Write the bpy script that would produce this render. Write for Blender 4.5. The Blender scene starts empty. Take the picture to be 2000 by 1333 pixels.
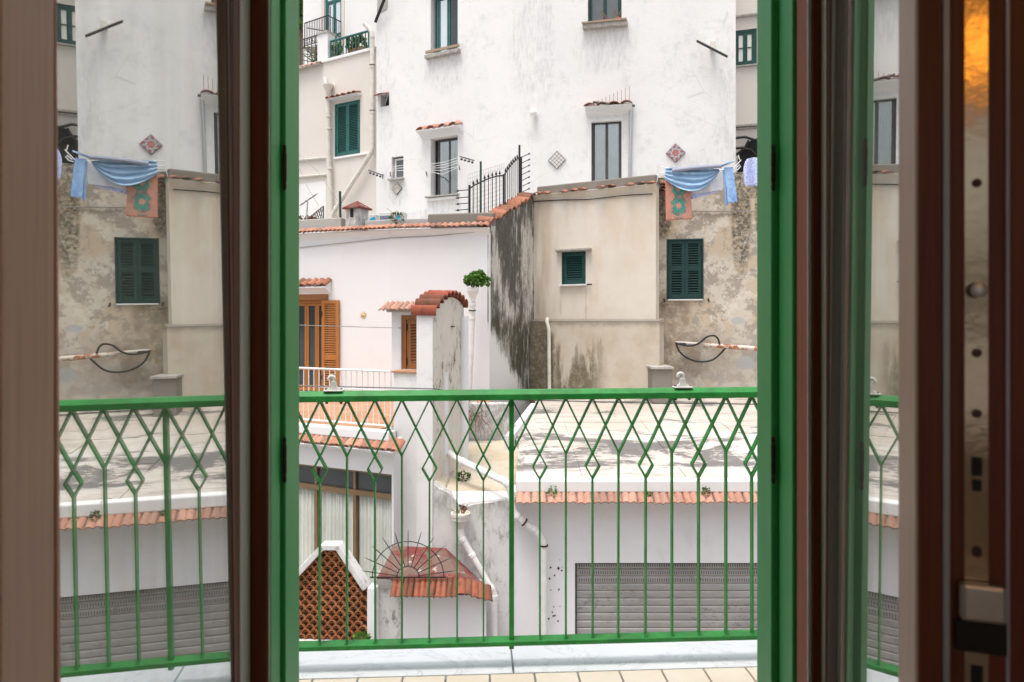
import bpy, bmesh, math, random
from mathutils import Vector, Matrix, noise as mnoise
random.seed(7)
R = math.radians
scene = bpy.context.scene
col = scene.collection

# ------------------------------------------------------------------ camera
F, HZ, CZ = 1333.33, 622.0, 1.25          # focal length in photo pixels, horizon row, eye height above the balcony floor
cam = bpy.data.cameras.new('camera')
cam.sensor_width = 36.0
cam.lens = 24.0
cam.shift_y = -(666.5 - HZ) / 2000.0
cam.clip_start = 0.02
cam.clip_end = 2000
cam.dof.use_dof = True
cam.dof.focus_distance = 9.5
cam.dof.aperture_fstop = 8.0
camo = bpy.data.objects.new('camera', cam)
camo.location = (0, 0, CZ)
camo.rotation_euler = (R(90), 0, 0)
col.objects.link(camo)
scene.camera = camo

# ------------------------------------------------------------------ sky, sun, exposure
SUN_EL, SUN_AZ = 74.0, 214.0              # azimuth clockwise from +Y: the light comes from above and behind the viewer
world = bpy.data.worlds.new('World')
scene.world = world
world.use_nodes = True
wn = world.node_tree
for n in list(wn.nodes):
    wn.nodes.remove(n)
sky = wn.nodes.new('ShaderNodeTexSky')
sky.sky_type = 'NISHITA'
sky.sun_disc = False
sky.sun_elevation = R(SUN_EL)
sky.sun_rotation = R(SUN_AZ)
sky.air_density = 1.6
sky.dust_density = 6.0
hsv = wn.nodes.new('ShaderNodeHueSaturation')      # thin white cloud cover
hsv.inputs['Saturation'].default_value = 0.5
bg = wn.nodes.new('ShaderNodeBackground')
bg.inputs['Strength'].default_value = 0.15
wo = wn.nodes.new('ShaderNodeOutputWorld')
wn.links.new(sky.outputs[0], hsv.inputs['Color'])
wn.links.new(hsv.outputs[0], bg.inputs[0])
wn.links.new(bg.outputs[0], wo.inputs[0])
sl = bpy.data.lights.new('sun', 'SUN')
sl.energy = 1.35
sl.angle = R(20)
sl.color = (1.0, 0.98, 0.95)
so = bpy.data.objects.new('sun', sl)
sd = Vector((math.sin(R(SUN_AZ)) * math.cos(R(SUN_EL)), math.cos(R(SUN_AZ)) * math.cos(R(SUN_EL)), math.sin(R(SUN_EL))))
so.rotation_euler = sd.to_track_quat('Z', 'Y').to_euler()
so.location = sd * 60
col.objects.link(so)
scene.view_settings.view_transform = 'Standard'
scene.view_settings.look = 'None'
scene.view_settings.gamma = 1.0
scene.view_settings.exposure = 0.55
scene.cycles.use_denoising = True
scene.cycles.max_bounces = 10
scene.cycles.transparent_max_bounces = 16
scene.cycles.diffuse_bounces = 5
scene.cycles.glossy_bounces = 6
scene.cycles.sample_clamp_indirect = 6.0

# ------------------------------------------------------------------ helpers: places
def P(px, py, Y):
    """the point of the place seen at photo pixel (px, py) and standing Y metres in front of the window"""
    return Vector(((px - 1000) / F * Y, Y, CZ + (HZ - py) / F * Y))

class Wall:
    """a vertical plane through two plan points; s runs along it, n towards the viewer"""
    def __init__(w, a, b, off=0.0):
        w.A = Vector(((a[0] - 1000) / F * a[1], a[1], 0)); w.B = Vector(((b[0] - 1000) / F * b[1], b[1], 0))
        w.t = (w.B - w.A).normalized(); w.n = Vector((w.t.y, -w.t.x, 0)); w.z = Vector((0, 0, 1))
        w.A = w.A + w.n * off; w.B = w.B + w.n * off
        w.L = (w.B - w.A).length
    def hit(w, px, n=0.0):
        u = (px - 1000) / F
        A = w.A + w.n * n
        # A + s t = lam (u,1)
        det = w.t.x * (-1) - (-u) * w.t.y
        s = (-A.x * (-1) - (-u) * (-A.y)) / det
        lam = A.y + s * w.t.y
        return s, lam
    def s(w, px, n=0.0): return w.hit(px, n)[0]
    def zz(w, px, py, n=0.0): return CZ + (HZ - py) / F * w.hit(px, n)[1]
    def P(w, s, z, n=0.0): return w.A + w.t * s + w.n * n + Vector((0, 0, z))
    def at(w, px, py, n=0.0): return w.P(w.s(px, n), w.zz(px, py, n), n)
    def rect(w, x0, y0, x1, y1, n=0.0):
        m = (x0 + x1) / 2
        return w.s(x0, n), w.s(x1, n), w.zz(m, y1, n), w.zz(m, y0, n)

# ------------------------------------------------------------------ helpers: meshes
X_, Y_, Z_ = Vector((1, 0, 0)), Vector((0, 1, 0)), Vector((0, 0, 1))
OFF = {}
class MB:
    def __init__(m): m.v = []; m.f = []
    def pts(m, ps):
        k = len(m.v); m.v += [Vector(p) for p in ps]; return k
    def quad(m, a, b, c, d):
        k = m.pts((a, b, c, d)); m.f.append((k, k + 1, k + 2, k + 3)); return m
    def poly(m, ps):
        k = m.pts(ps); m.f.append(tuple(range(k, k + len(ps)))); return m
    def hexa(m, p):
        k = m.pts(p)
        for q in ((0, 3, 2, 1), (4, 5, 6, 7), (0, 1, 5, 4), (1, 2, 6, 5), (2, 3, 7, 6), (3, 0, 4, 7)):
            m.f.append(tuple(k + i for i in q))
        return m
    def boxf(m, o, a, b, c):
        """box from corner o along the three edge vectors"""
        return m.hexa((o, o + a, o + a + b, o + b, o + c, o + a + c, o + a + b + c, o + b + c))
    def box(m, x0, x1, y0, y1, z0, z1):
        return m.boxf(Vector((x0, y0, z0)), X_ * (x1 - x0), Y_ * (y1 - y0), Z_ * (z1 - z0))
    def wbox(m, w, s0, s1, z0, z1, n0, n1):
        return m.boxf(w.P(s0, z0, n0), w.t * (s1 - s0), w.n * (n1 - n0), Z_ * (z1 - z0))
    def bar(m, p, q, wdt, dep, up=None):
        """square bar from p to q"""
        d = (q - p).normalized(); up = up or Y_
        a = d.cross(up)
        if a.length < 1e-4: a = d.cross(X_)
        a.normalize(); b = a.cross(d).normalized()
        return m.boxf(p - a * wdt / 2 - b * dep / 2, a * wdt, b * dep, q - p)
    def tube(m, ps, r, seg=8, cap=True):
        ps = [Vector(p) for p in ps]; n = len(ps); rr = r if isinstance(r, (list, tuple)) else [r] * n
        prev = None; rings = []
        for i, p in enumerate(ps):
            d = (ps[min(i + 1, n - 1)] - ps[max(i - 1, 0)]).normalized()
            if prev is None:
                a = d.cross(Z_ if abs(d.z) < .9 else X_).normalized()
            else:
                a = (prev - d * prev.dot(d)).normalized()
            prev = a; b = d.cross(a)
            k = len(m.v)
            m.v += [p + (a * math.cos(2 * math.pi * j / seg) + b * math.sin(2 * math.pi * j / seg)) * rr[i] for j in range(seg)]
            rings.append(k)
        for i in range(n - 1):
            for j in range(seg):
                m.f.append((rings[i] + j, rings[i] + (j + 1) % seg, rings[i + 1] + (j + 1) % seg, rings[i + 1] + j))
        if cap:
            m.f.append(tuple(rings[0] + j for j in reversed(range(seg)))); m.f.append(tuple(rings[-1] + j for j in range(seg)))
        return m
    def lathe(m, c, prof, seg=16, axis=None, start=None):
        c = Vector(c); ax = (axis or Z_).normalized(); a = ax.cross(start or (X_ if abs(ax.x) < .9 else Y_)).normalized(); b = ax.cross(a)
        rings = []
        for r, h in prof:
            rings.append(len(m.v))
            m.v += [c + ax * h + (a * math.cos(2 * math.pi * j / seg) + b * math.sin(2 * math.pi * j / seg)) * r for j in range(seg)]
        for i in range(len(prof) - 1):
            for j in range(seg):
                m.f.append((rings[i] + j, rings[i] + (j + 1) % seg, rings[i + 1] + (j + 1) % seg, rings[i + 1] + j))
        m.f.append(tuple(rings[0] + j for j in reversed(range(seg)))); m.f.append(tuple(rings[-1] + j for j in range(seg)))
        return m
    def prism(m, ps, d):
        ps = [Vector(p) for p in ps]; n = len(ps); k = m.pts(ps); m.pts([p + d for p in ps])
        m.f.append(tuple(range(k, k + n))); m.f.append(tuple(reversed(range(k + n, k + 2 * n))))
        for i in range(n):
            m.f.append((k + i, k + n + i, k + n + (i + 1) % n, k + (i + 1) % n))
        return m
    def grid(m, fn, nu, nv, closed=False):
        k = len(m.v)
        for j in range(nv + 1):
            for i in range(nu + 1): m.v.append(Vector(fn(i / nu, j / nv)))
        for j in range(nv):
            for i in range(nu):
                a = k + j * (nu + 1) + i; m.f.append((a, a + 1, a + nu + 2, a + nu + 1))
        return m
    def mesh(m, name, origin=None, smooth=None, fix=True):
        o = origin or Vector((0, 0, 0))
        me = bpy.data.meshes.new(name)
        me.from_pydata([tuple(v - o) for v in m.v], [], m.f)
        if fix:
            bm = bmesh.new(); bm.from_mesh(me); bmesh.ops.recalc_face_normals(bm, faces=bm.faces); bm.to_mesh(me); bm.free()
        if smooth:
            me.polygons.foreach_set('use_smooth', [True] * len(me.polygons))
            me.set_sharp_from_angle(angle=R(smooth))
        me.update()
        return me

def tag(o, label=None, cat=None, group=None, kind=None):
    if label: o['label'] = label
    if cat: o['category'] = cat
    if group: o['group'] = group
    if kind: o['kind'] = kind
    return o
def thing(name, label, cat, loc=(0, 0, 0), group=None):
    o = bpy.data.objects.new(name, None); o.empty_display_size = .1
    o.location = loc; col.objects.link(o); OFF[o.name] = Vector(loc)
    return tag(o, label, cat, group)
def part(mb, name, mat, parent, smooth=None, bevel=0.0, kind=None, label=None, thick=0.0):
    off = OFF[parent.name]
    o = bpy.data.objects.new(name, mb.mesh(name, off, smooth)); o.data.materials.append(mat)
    o.parent = parent; col.objects.link(o); OFF[o.name] = off
    finish(o, bevel, thick)
    return tag(o, label, None, None, kind)
def solo(mb, name, mat, label, cat, group=None, smooth=None, bevel=0.0, kind=None, thick=0.0):
    """a thing that is one mesh, its origin at the middle of its base"""
    lo = Vector([min(v[i] for v in mb.v) for i in range(3)]); hi = Vector([max(v[i] for v in mb.v) for i in range(3)])
    org = Vector(((lo.x + hi.x) / 2, (lo.y + hi.y) / 2, lo.z))
    o = bpy.data.objects.new(name, mb.mesh(name, org, smooth)); o.data.materials.append(mat); o.location = org
    col.objects.link(o); OFF[o.name] = org
    finish(o, bevel, thick)
    return tag(o, label, cat, group, kind)
def finish(o, bevel, thick):
    if thick:
        md = o.modifiers.new('solid', 'SOLIDIFY'); md.thickness = thick; md.offset = 0
    if bevel:
        md = o.modifiers.new('bevel', 'BEVEL'); md.width = bevel; md.segments = 2; md.limit_method = 'ANGLE'; md.angle_limit = R(40)
def piece(me, name, mat, parent, M4):
    """one of many alike pieces that share a mesh: placed by a world matrix"""
    o = bpy.data.objects.new(name, me)
    if mat and not me.materials: me.materials.append(mat)
    o.parent = parent; M4 = M4.copy(); M4.translation = M4.translation - OFF[parent.name]
    o.matrix_local = M4; col.objects.link(o)
    return o
def frame(o, x, y, z):
    m = Matrix.Identity(4)
    for i in range(3): m[i][0], m[i][1], m[i][2], m[i][3] = x[i], y[i], z[i], o[i]
    return m

def wallmesh(w, s0, s1, z0, zt, thick=.5, holes=(), zt1=None, mb=None):
    """front of a wall with real openings (s0,s1,z0,z1,depth), its reveals, top, ends and back"""
    m = mb or MB(); zt1 = zt if zt1 is None else zt1
    top = lambda s: zt + (zt1 - zt) * (s - s0) / (s1 - s0)
    ss = sorted({s0, s1} | {h[0] for h in holes} | {h[1] for h in holes}); ss = [s for s in ss if s0 - 1e-6 <= s <= s1 + 1e-6]
    zs = sorted({z0} | {h[2] for h in holes} | {h[3] for h in holes}); zs = [z for z in zs if z >= z0 - 1e-6]
    for i in range(len(ss) - 1):
        a, b = ss[i], ss[i + 1]
        if b - a < 1e-5: continue
        for j in range(len(zs)):
            c = zs[j]; last = j == len(zs) - 1
            d0, d1 = (top(a), top(b)) if last else (zs[j + 1], zs[j + 1])
            mz = (c + d0) / 2; ms = (a + b) / 2
            if any(h[0] < ms < h[1] and h[2] < mz < h[3] for h in holes): continue
            m.quad(w.P(a, c), w.P(b, c), w.P(b, d1), w.P(a, d0))
    for a, b, c, d, dep in holes:
        m.quad(w.P(a, c), w.P(a, d), w.P(a, d, -dep), w.P(a, c, -dep))
        m.quad(w.P(b, d), w.P(b, c), w.P(b, c, -dep), w.P(b, d, -dep))
        m.quad(w.P(a, d), w.P(b, d), w.P(b, d, -dep), w.P(a, d, -dep))
        m.quad(w.P(b, c), w.P(a, c), w.P(a, c, -dep), w.P(b, c, -dep))
    m.quad(w.P(s0, top(s0)), w.P(s1, top(s1)), w.P(s1, top(s1), -thick), w.P(s0, top(s0), -thick))
    m.quad(w.P(s0, z0), w.P(s0, top(s0)), w.P(s0, top(s0), -thick), w.P(s0, z0, -thick))
    m.quad(w.P(s1, top(s1)), w.P(s1, z0), w.P(s1, z0, -thick), w.P(s1, top(s1), -thick))
    m.quad(w.P(s1, z0, -thick), w.P(s0, z0, -thick), w.P(s0, top(s0), -thick), w.P(s1, top(s1), -thick))
    return m

# ------------------------------------------------------------------ helpers: materials
class NT:
    def __init__(t, name, rough=.8, spec=.3, metal=0.0, coat=0.0):
        t.mat = bpy.data.materials.new(name); t.mat.use_nodes = True
        t.nt = t.mat.node_tree; t.b = t.nt.nodes['Principled BSDF']
        t.b.inputs['Roughness'].default_value = rough; t.b.inputs['Specular IOR Level'].default_value = spec
        t.b.inputs['Metallic'].default_value = metal; t.b.inputs['Coat Weight'].default_value = coat
        t._pos = None; t._sep = None
    def N(t, ty): return t.nt.nodes.new(ty)
    def ln(t, a, b): t.nt.links.new(a, b)
    def setin(t, sock, v):
        if hasattr(v, 'is_linked') or hasattr(v, 'links'): t.ln(v, sock)
        elif isinstance(v, tuple) and len(v) == 3 and sock.type == 'RGBA': sock.default_value = (*v, 1)
        else: sock.default_value = v
    def pos(t):
        if t._pos is None: t._pos = t.N('ShaderNodeNewGeometry').outputs['Position']
        return t._pos
    def obj(t): return t.N('ShaderNodeTexCoord').outputs['Object']
    def gen(t): return t.N('ShaderNodeTexCoord').outputs['Generated']
    def sep(t, v=None):
        n = t.N('ShaderNodeSeparateXYZ'); t.ln(v if v is not None else t.pos(), n.inputs[0]); return n.outputs
    def scl(t, v, s, off=(0, 0, 0)):
        n = t.N('ShaderNodeMapping'); n.inputs['Scale'].default_value = s; n.inputs['Location'].default_value = off; t.ln(v, n.inputs[0]); return n.outputs[0]
    def noise(t, scale=1.0, detail=6, rough=.6, st=(1, 1, 1), v=None, dist=0.0, off=(0, 0, 0)):
        n = t.N('ShaderNodeTexNoise'); n.inputs['Scale'].default_value = scale; n.inputs['Detail'].default_value = detail
        n.inputs['Roughness'].default_value = rough; n.inputs['Distortion'].default_value = dist
        t.ln(t.scl(v if v is not None else t.pos(), st, off), n.inputs['Vector']); return n.outputs['Fac']
    def voro(t, scale, feat='F1', st=(1, 1, 1), v=None, out='Distance'):
        n = t.N('ShaderNodeTexVoronoi'); n.feature = feat; n.inputs['Scale'].default_value = scale
        t.ln(t.scl(v if v is not None else t.pos(), st), n.inputs['Vector']); return n.outputs[out]
    def math(t, op, a, b=0.0, c=0.0):
        n = t.N('ShaderNodeMath'); n.operation = op
        t.setin(n.inputs[0], a); t.setin(n.inputs[1], b); t.setin(n.inputs[2], c); return n.outputs[0]
    def ramp(t, s, lo, hi, a=0.0, b=1.0):
        n = t.N('ShaderNodeMapRange'); n.interpolation_type = 'SMOOTHSTEP'
        flip = lo > hi
        if flip: lo, hi, a, b = hi, lo, b, a
        t.setin(n.inputs['Value'], s); n.inputs['From Min'].default_value = lo; n.inputs['From Max'].default_value = hi
        n.inputs['To Min'].default_value = a; n.inputs['To Max'].default_value = b; return n.outputs[0]
    def mul(t, *a):
        r = a[0]
        for x in a[1:]: r = t.math('MULTIPLY', r, x)
        return r
    def mx(t, *a):
        r = a[0]
        for x in a[1:]: r = t.math('MAXIMUM', r, x)
        return r
    def mix(t, f, a, b, mode='MIX'):
        n = t.N('ShaderNodeMix'); n.data_type = 'RGBA'; n.blend_type = mode
        t.setin(n.inputs[0], f); t.setin(n.inputs[6], a); t.setin(n.inputs[7], b); return n.outputs[2]
    def bump(t, h, strength=.3, dist=.02):
        n = t.N('ShaderNodeBump'); n.inputs['Strength'].default_value = strength; n.inputs['Distance'].default_value = dist
        t.ln(h, n.inputs['Height'])
        old = t.b.inputs['Normal'].links
        if old: t.ln(old[0].from_socket, n.inputs['Normal'])
        t.ln(n.outputs[0], t.b.inputs['Normal'])
    def ell(t, c, rx, rz, jag=.5, ns=2.5):
        """a ragged stain round point c, rx wide and rz high"""
        s = t.sep()
        a = t.math('DIVIDE', t.math('SUBTRACT', s[0], c.x), rx); b = t.math('DIVIDE', t.math('SUBTRACT', s[2], c.z), rz)
        d = t.math('ADD', t.math('MULTIPLY', a, a), t.math('MULTIPLY', b, b))
        n = t.math('MULTIPLY', t.math('SUBTRACT', t.noise(ns, 8, .7), .5), jag * 6)
        return t.ramp(t.math('ADD', d, n), 1.25, .55)
    def out(t, c):
        t.setin(t.b.inputs['Base Color'], c); return t.mat

def plain(name, c, rough=.6, spec=.35, metal=0.0, var=.12, scale=6, bump=0.0, coat=0.0, st=(1, 1, 1), dirt=None):
    t = NT(name, rough, spec, metal, coat)
    n = t.noise(scale, 5, .6, st)
    k = tuple(max(0, x * (1 - var)) for x in c); l = tuple(min(1, x * (1 + var)) for x in c)
    cc = t.mix(t.ramp(n, .3, .7), k, l)
    if dirt: cc = t.mix(t.mul(t.ramp(t.noise(scale * 1.7, 8, .75), .5, .75), dirt[1]), cc, dirt[0])
    if bump: t.bump(t.noise(scale * 8, 4, .6, st), bump, .004)
    return t.out(cc)

def plaster(name, c, dirt=(.42, .40, .38), mott=.35, streak=.25, bump=.35, cold=None, cracks=0.0, layers=None, relief=.03):
    """lime plaster: mottled, faintly streaked, uneven; layers = function(t, colour) adding stains of their own shape"""
    t = NT(name, .92, .15)
    low = t.noise(.45, 6, .6); mid = t.noise(2.2, 8, .7, (1, 1, .8)); fine = t.noise(14, 6, .65)
    cc = t.mix(t.ramp(low, .35, .68), c, cold or tuple(x * .93 for x in c))
    cc = t.mix(t.mul(t.ramp(mid, .54, .78), mott), cc, dirt)
    cc = t.mix(t.mul(t.ramp(t.noise(3.0, 8, .75, (1.6, 1.6, .18)), .56, .8), streak), cc, dirt)
    cc = t.mix(t.mul(t.ramp(fine, .62, .8), .18), cc, dirt)
    if cracks:
        v = t.voro(.8, 'DISTANCE_TO_EDGE')
        cc = t.mix(t.mul(t.ramp(v, .012, .0), t.ramp(mid, .5, .6), cracks), cc, (.2, .19, .18))
    if layers: cc = layers(t, cc)
    t.bump(t.noise(1.6, 5, .5), bump * .8, relief)
    t.bump(fine, bump * .6, .01)
    t.bump(t.noise(60, 3, .6), bump * .5, .003)
    return t.out(cc)

def _old(t, c):
    a = t.ramp(t.noise(.8, 9, .72, dist=.5, off=(2, 3, 5)), .50, .62); k = t.ramp(t.noise(4.5, 9, .8), .42, .66)
    c = t.mix(t.mul(a, k, .42), c, (.47, .465, .48))
    c = t.mix(t.mul(t.ramp(t.noise(2.6, 9, .8, (1.8, 1.8, .3), off=(7, 1, 2)), .60, .70), .35), c, (.40, .39, .39))
    drip = t.ramp(t.noise(6, 9, .8, (1.8, 1.8, .4), off=(1, 8, 3)), .42, .66)
    for q, rx_, rz_, k_ in (((868, 135, 21.3), .75, .75, .5), ((1182, 85, 19.3), .9, .8, .5), ((776, 372, 22.0), .34, .5, .75), ((866, 402, 21.3), .6, .35, .45), ((1040, 90, 20), .7, 2.2, .5), ((1425, 250, 18.8), .35, 2.6, .5), ((752, 245, 22.4), .3, .8, .4), ((745, 120, 22.4), .28, 1.6, .45), ((1190, 215, 19.2), .9, .3, .35), ((1330, 345, 18.9), 1.3, .6, .4), ((900, 415, 21), 2.2, .22, .5)):
        c = t.mix(t.mul(t.ell(P(*q), rx_, rz_, .35, 1.8), drip, k_ * .75), c, (.36, .355, .36))
    v = t.voro(1.1, 'DISTANCE_TO_EDGE', (1, 1, .7), v=None)
    c = t.mix(t.mul(t.ramp(v, .010, .0), t.ramp(t.noise(.7, 3, off=(4, 4, 4)), .55, .62), .3), c, (.35, .34, .34))
    return c
WHITE = plaster('white_lime_plaster', (.80, .785, .775), (.52, .51, .50), .38, .25, .6, (.765, .755, .755), layers=_old)
WHITE2 = plaster('white_smooth_plaster', (.785, .785, .79), (.55, .52, .50), .18, .12, .22, (.77, .765, .775))
WHITE3 = plaster('white_garage_plaster', (.80, .79, .80), (.42, .38, .36), .2, .18, .25, (.76, .755, .78),
    layers=lambda t, c: t.mix(t.mul(t.ramp(t.noise(9, 9, .8), .66, .74), t.ramp(t.noise(1.1, 2), .52, .64), .8), c, (.22, .17, .14)))
CREAM = plaster('cream_wing_plaster', (.70, .65, .60), (.48, .43, .39), .22, .25, .25, (.68, .63, .585))
BRIGHT = plaster('bright_white_wall', (.82, .81, .805), (.6, .58, .57), .12, .1, .2)

def _grey(t, c):
    s = t.sep()
    st = t.noise(1.5, 10, .75, (2.4, 1.6, .42)); fine = t.noise(8, 10, .82, (1.6, 1.6, .55)); big = t.noise(.75, 5, .6, (1.2, 1.2, .8), off=(3, 0, 1.4))
    m = t.ramp(t.math('ADD', t.math('ADD', t.math('MULTIPLY', st, .55), t.math('MULTIPLY', fine, .32)), t.math('MULTIPLY', big, .45)), .565, .685)
    c = t.mix(t.mul(m, .96), c, (.085, .078, .066))
    c = t.mix(t.mul(t.ramp(fine, .50, .66), .55), c, (.30, .28, .245))
    foot = t.ramp(t.math('ADD', s[2], t.math('MULTIPLY', t.noise(2.5, 6), .9)), 1.85, 1.5)
    c = t.mix(t.mul(foot, t.ramp(t.noise(4, 9, .8, (1.6, 1.6, .4), off=(2, 2, 8)), .36, .54), .95), c, (.075, .07, .045))
    # freshly painted lower corner next to the white house
    edge = t.math('ADD', t.math('MULTIPLY', s[0], 2.15), s[2])
    edge = t.math('ADD', edge, t.math('MULTIPLY', t.math('SUBTRACT', t.noise(3.2, 9, .75, (1.6, 1.6, .5)), .5), 1.5))
    return t.mix(t.ramp(edge, .30, -.12), c, (.76, .745, .73))
GREYWALL = plaster('weathered_stair_wall', (.63, .60, .55), (.30, .28, .25), .5, .5, .6, layers=_grey)

def _beige(t, c):
    s = t.sep()
    c = t.mix(t.mul(t.ramp(s[0], 1.35, .55), t.ramp(t.noise(1.2, 5, .6, (2, 2, .3)), .33, .58), .9), c, (.47, .355, .25))
    c = t.mix(t.mul(t.ramp(t.noise(1.3, 7, .65, (1, 1, .5)), .44, .66), .8), c, (.66, .55, .43))
    for px in (1096, 1144):
        x = P(px, 600, 16.3).x
        d = t.math('ABSOLUTE', t.math('SUBTRACT', s[0], x))
        c = t.mix(t.mul(t.ramp(d, .035, .0), t.ramp(s[2], 2.05, 1.85), t.ramp(t.noise(5, 5), .3, .6), .45), c, (.42, .29, .19))
    return c
BEIGE = plaster('peeling_beige_plaster', (.76, .70, .63), (.54, .45, .36), .3, .3, .3, (.68, .615, .53), layers=_beige)

def _plinth(t, c):
    s = t.sep(); d = t.ell(P(1046, 720, 16.4), .50, 1.7, .40, 3)
    run = t.math('ADD', t.math('MULTIPLY', t.noise(1.7, 10, .72, (1.7, 1.7, .28), off=(1.35, 0, .4)), 1.0), t.math('MULTIPLY', s[2], -.19))
    run = t.mul(t.ramp(run, .385, .53), t.ramp(s[0], .85, 1.15), t.ramp(s[0], 2.35, 1.75))
    f = t.ramp(t.noise(7, 9, .8), .30, .58, .5, 1)
    c = t.mix(t.mul(t.ramp(t.noise(.9, 7, .7), .42, .66), .6), c, (.47, .385, .28))
    c = t.mix(t.mul(t.mx(run, d), f, .9), c, (.12, .098, .055))
    top = t.ramp(t.math('ADD', t.sep()[2], t.math('MULTIPLY', t.noise(4, 7, .7), .25)), 1.12, 1.32)
    return t.mix(t.mul(top, .7), c, (.20, .17, .13))
PLINTH = plaster('damp_plinth_plaster', (.60, .535, .45), (.36, .31, .25), .45, .3, .35, layers=_plinth)

def _ochre(t, c):
    s = t.sep()
    c = t.mix(t.mul(t.ramp(t.noise(.85, 8, .68, dist=.4), .44, .53), .85), c, (.57, .455, .335))
    c = t.mix(t.mul(t.ramp(t.noise(1.3, 10, .75, dist=.15, off=(5, 2, 3)), .50, .55), .9), c, (.36, .315, .265))
    c = t.mix(t.mul(t.ramp(t.noise(2.0, 10, .75, dist=.1, off=(1, 7, 2)), .53, .58), .75), c, (.71, .65, .56))
    c = t.mix(t.mul(t.ramp(t.noise(3.2, 10, .8, dist=.1, off=(9, 3, 6)), .56, .62), .7), c, (.30, .25, .20))
    c = t.mix(t.mul(t.ramp(s[2], 1.4, .6), t.ramp(t.noise(1.1, 8, .7, off=(3, 3, 3)), .42, .58), .55), c, (.46, .42, .375))
    fine = t.ramp(t.noise(12, 9, .8), .36, .6)
    run = t.ell(P(1438, 420, 16.0), .22, 1.5, .16, 3.5); run2 = t.ell(P(1474, 400, 16.0), .14, 1.0, .25, 4); top = t.ell(P(1470, 350, 16.0), .8, .55, .25)
    lft = t.ell(P(1290, 400, 16.2), .24, .9, .3); foot = t.ell(P(1312, 610, 16.2), .40, .7, .35); low = t.ell(P(1330, 690, 16.2), .6, .6, .5)
    c = t.mix(t.mul(t.mx(foot, low), t.ramp(t.noise(3, 9, .75), .35, .6), .75), c, (.27, .215, .16))
    c = t.mix(t.mul(t.mx(run, run2, top, lft), fine, .93), c, (.085, .078, .055))
    for q, a, b in (((1433, 627), .16, .09), ((1446, 707), .2, .16)):
        c = t.mix(t.ell(P(*q, 16.0), a, b, .12, 3), c, (.47, .46, .455))
    return c
OCHRE = plaster('flaking_ochre_plaster', (.64, .575, .49), (.40, .33, .25), .5, .35, .5, layers=_ochre, relief=.05)

def _mould(t, c):
    f = t.noise(7, 10, .82, (1.3, 1.3, .45))
    k = t.noise(.9, 4, .6)
    return t.mix(t.mul(t.ramp(t.math('ADD', t.math('MULTIPLY', f, .7), t.math('MULTIPLY', k, .35)), .55, .63), .9), c, (.10, .09, .075))
MOULD = plaster('mould_speckled_plaster', (.70, .65, .58), (.40, .37, .33), .4, .4, .45, layers=_mould)
def _lowstain(t, c):
    f = t.noise(6, 10, .82, (1.2, 1.2, .5)); k = t.ramp(t.noise(.75, 4, .6, off=(2, 0, 4)), .44, .60)
    c = t.mix(t.mul(t.ramp(f, .50, .64), k, .9), c, (.15, .14, .125))
    z = t.sep()[2]
    return t.mix(t.mul(t.ramp(z, -1.75, -1.3), t.ramp(f, .36, .58), .7), c, (.22, .205, .185))
LOWSTAIN = plaster('stained_white_plaster', (.70, .69, .68), (.42, .4, .37), .4, .4, .4, layers=_lowstain)

def _roof(t, c):
    s = t.sep()
    pat = t.noise(.55, 8, .72, (.8, 1.7, 1), dist=.6, off=(1.3, .6, 0)); fine = t.noise(6, 10, .82, (.7, 2.5, 1))
    m = t.ramp(t.math('ADD', t.math('MULTIPLY', pat, .75), t.math('MULTIPLY', fine, .30)), .538, .578)
    c = t.mix(t.mul(t.ramp(t.noise(.5, 5, .6, (1, 1.6, 1)), .46, .64), .55), c, (.44, .385, .32))
    c = t.mix(t.mul(t.ramp(s[1], 11.8, 14.6), .5), c, (.40, .345, .285))
    c = t.mix(t.mul(t.ramp(t.noise(2.2, 9, .78, (.35, 3.2, 1)), .53, .62), .65), c, (.27, .24, .22))
    return t.mix(t.mul(m, t.ramp(s[1], 9.9, 10.3), .9), c, (.14, .13, .128))
ROOFTOP = plaster('worn_painted_roof_screed', (.60, .56, .515), (.46, .40, .33), .35, .0, .3, layers=_roof)
def _gully(t, c):
    c = t.mix(t.mul(t.ramp(t.noise(1.4, 8, .7), .42, .6), .75), c, (.47, .385, .26))
    c = t.mix(t.mul(t.ramp(t.noise(2.5, 8, .75, off=(4, 1, 1)), .56, .66), .7), c, (.33, .29, .15))
    return t.mix(t.mul(t.ramp(t.noise(3.5, 9, .8, (.6, 2, 1), off=(2, 2, 2)), .58, .68), .8), c, (.2, .18, .165))
GULLY = plaster('mossy_gully_screed', (.53, .475, .40), (.5, .42, .3), .4, 0, .35, layers=_gully)
CEMENT = plaster('grey_cement', (.44, .42, .395), (.20, .18, .16), .55, .5, .5)
DARKCEM = plaster('blackened_cement', (.25, .225, .195), (.11, .10, .085), .7, .6, .6)

def terracotta(name, a, b, dark=(.16, .09, .07), moss=.35):
    t = NT(name, .9, .2)
    rnd = t.N('ShaderNodeObjectInfo').outputs['Random']
    c = t.mix(rnd, a, b)
    c = t.mix(t.mul(t.ramp(t.math('FRACT', t.math('MULTIPLY', rnd, 7.31)), .55, .95), .55), c, dark)
    c = t.mix(t.mul(t.ramp(t.noise(18, 9, .8, off=(5, 5, 5)), .52, .62), .35), c, tuple(x * .45 for x in a))
    c = t.mix(t.mul(t.ramp(t.noise(5, 8, .75), .5, .68), moss), c, dark)
    c = t.mix(t.mul(t.ramp(t.noise(11, 8, .75, off=(3, 1, 2)), .58, .7), .35), c, (.62, .5, .42))
    t.bump(t.noise(35, 5, .7), .4, .006)
    return t.out(c)
TILE = terracotta('terracotta_tile', (.42, .185, .12), (.52, .28, .20), (.17, .11, .09), .45)
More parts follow.
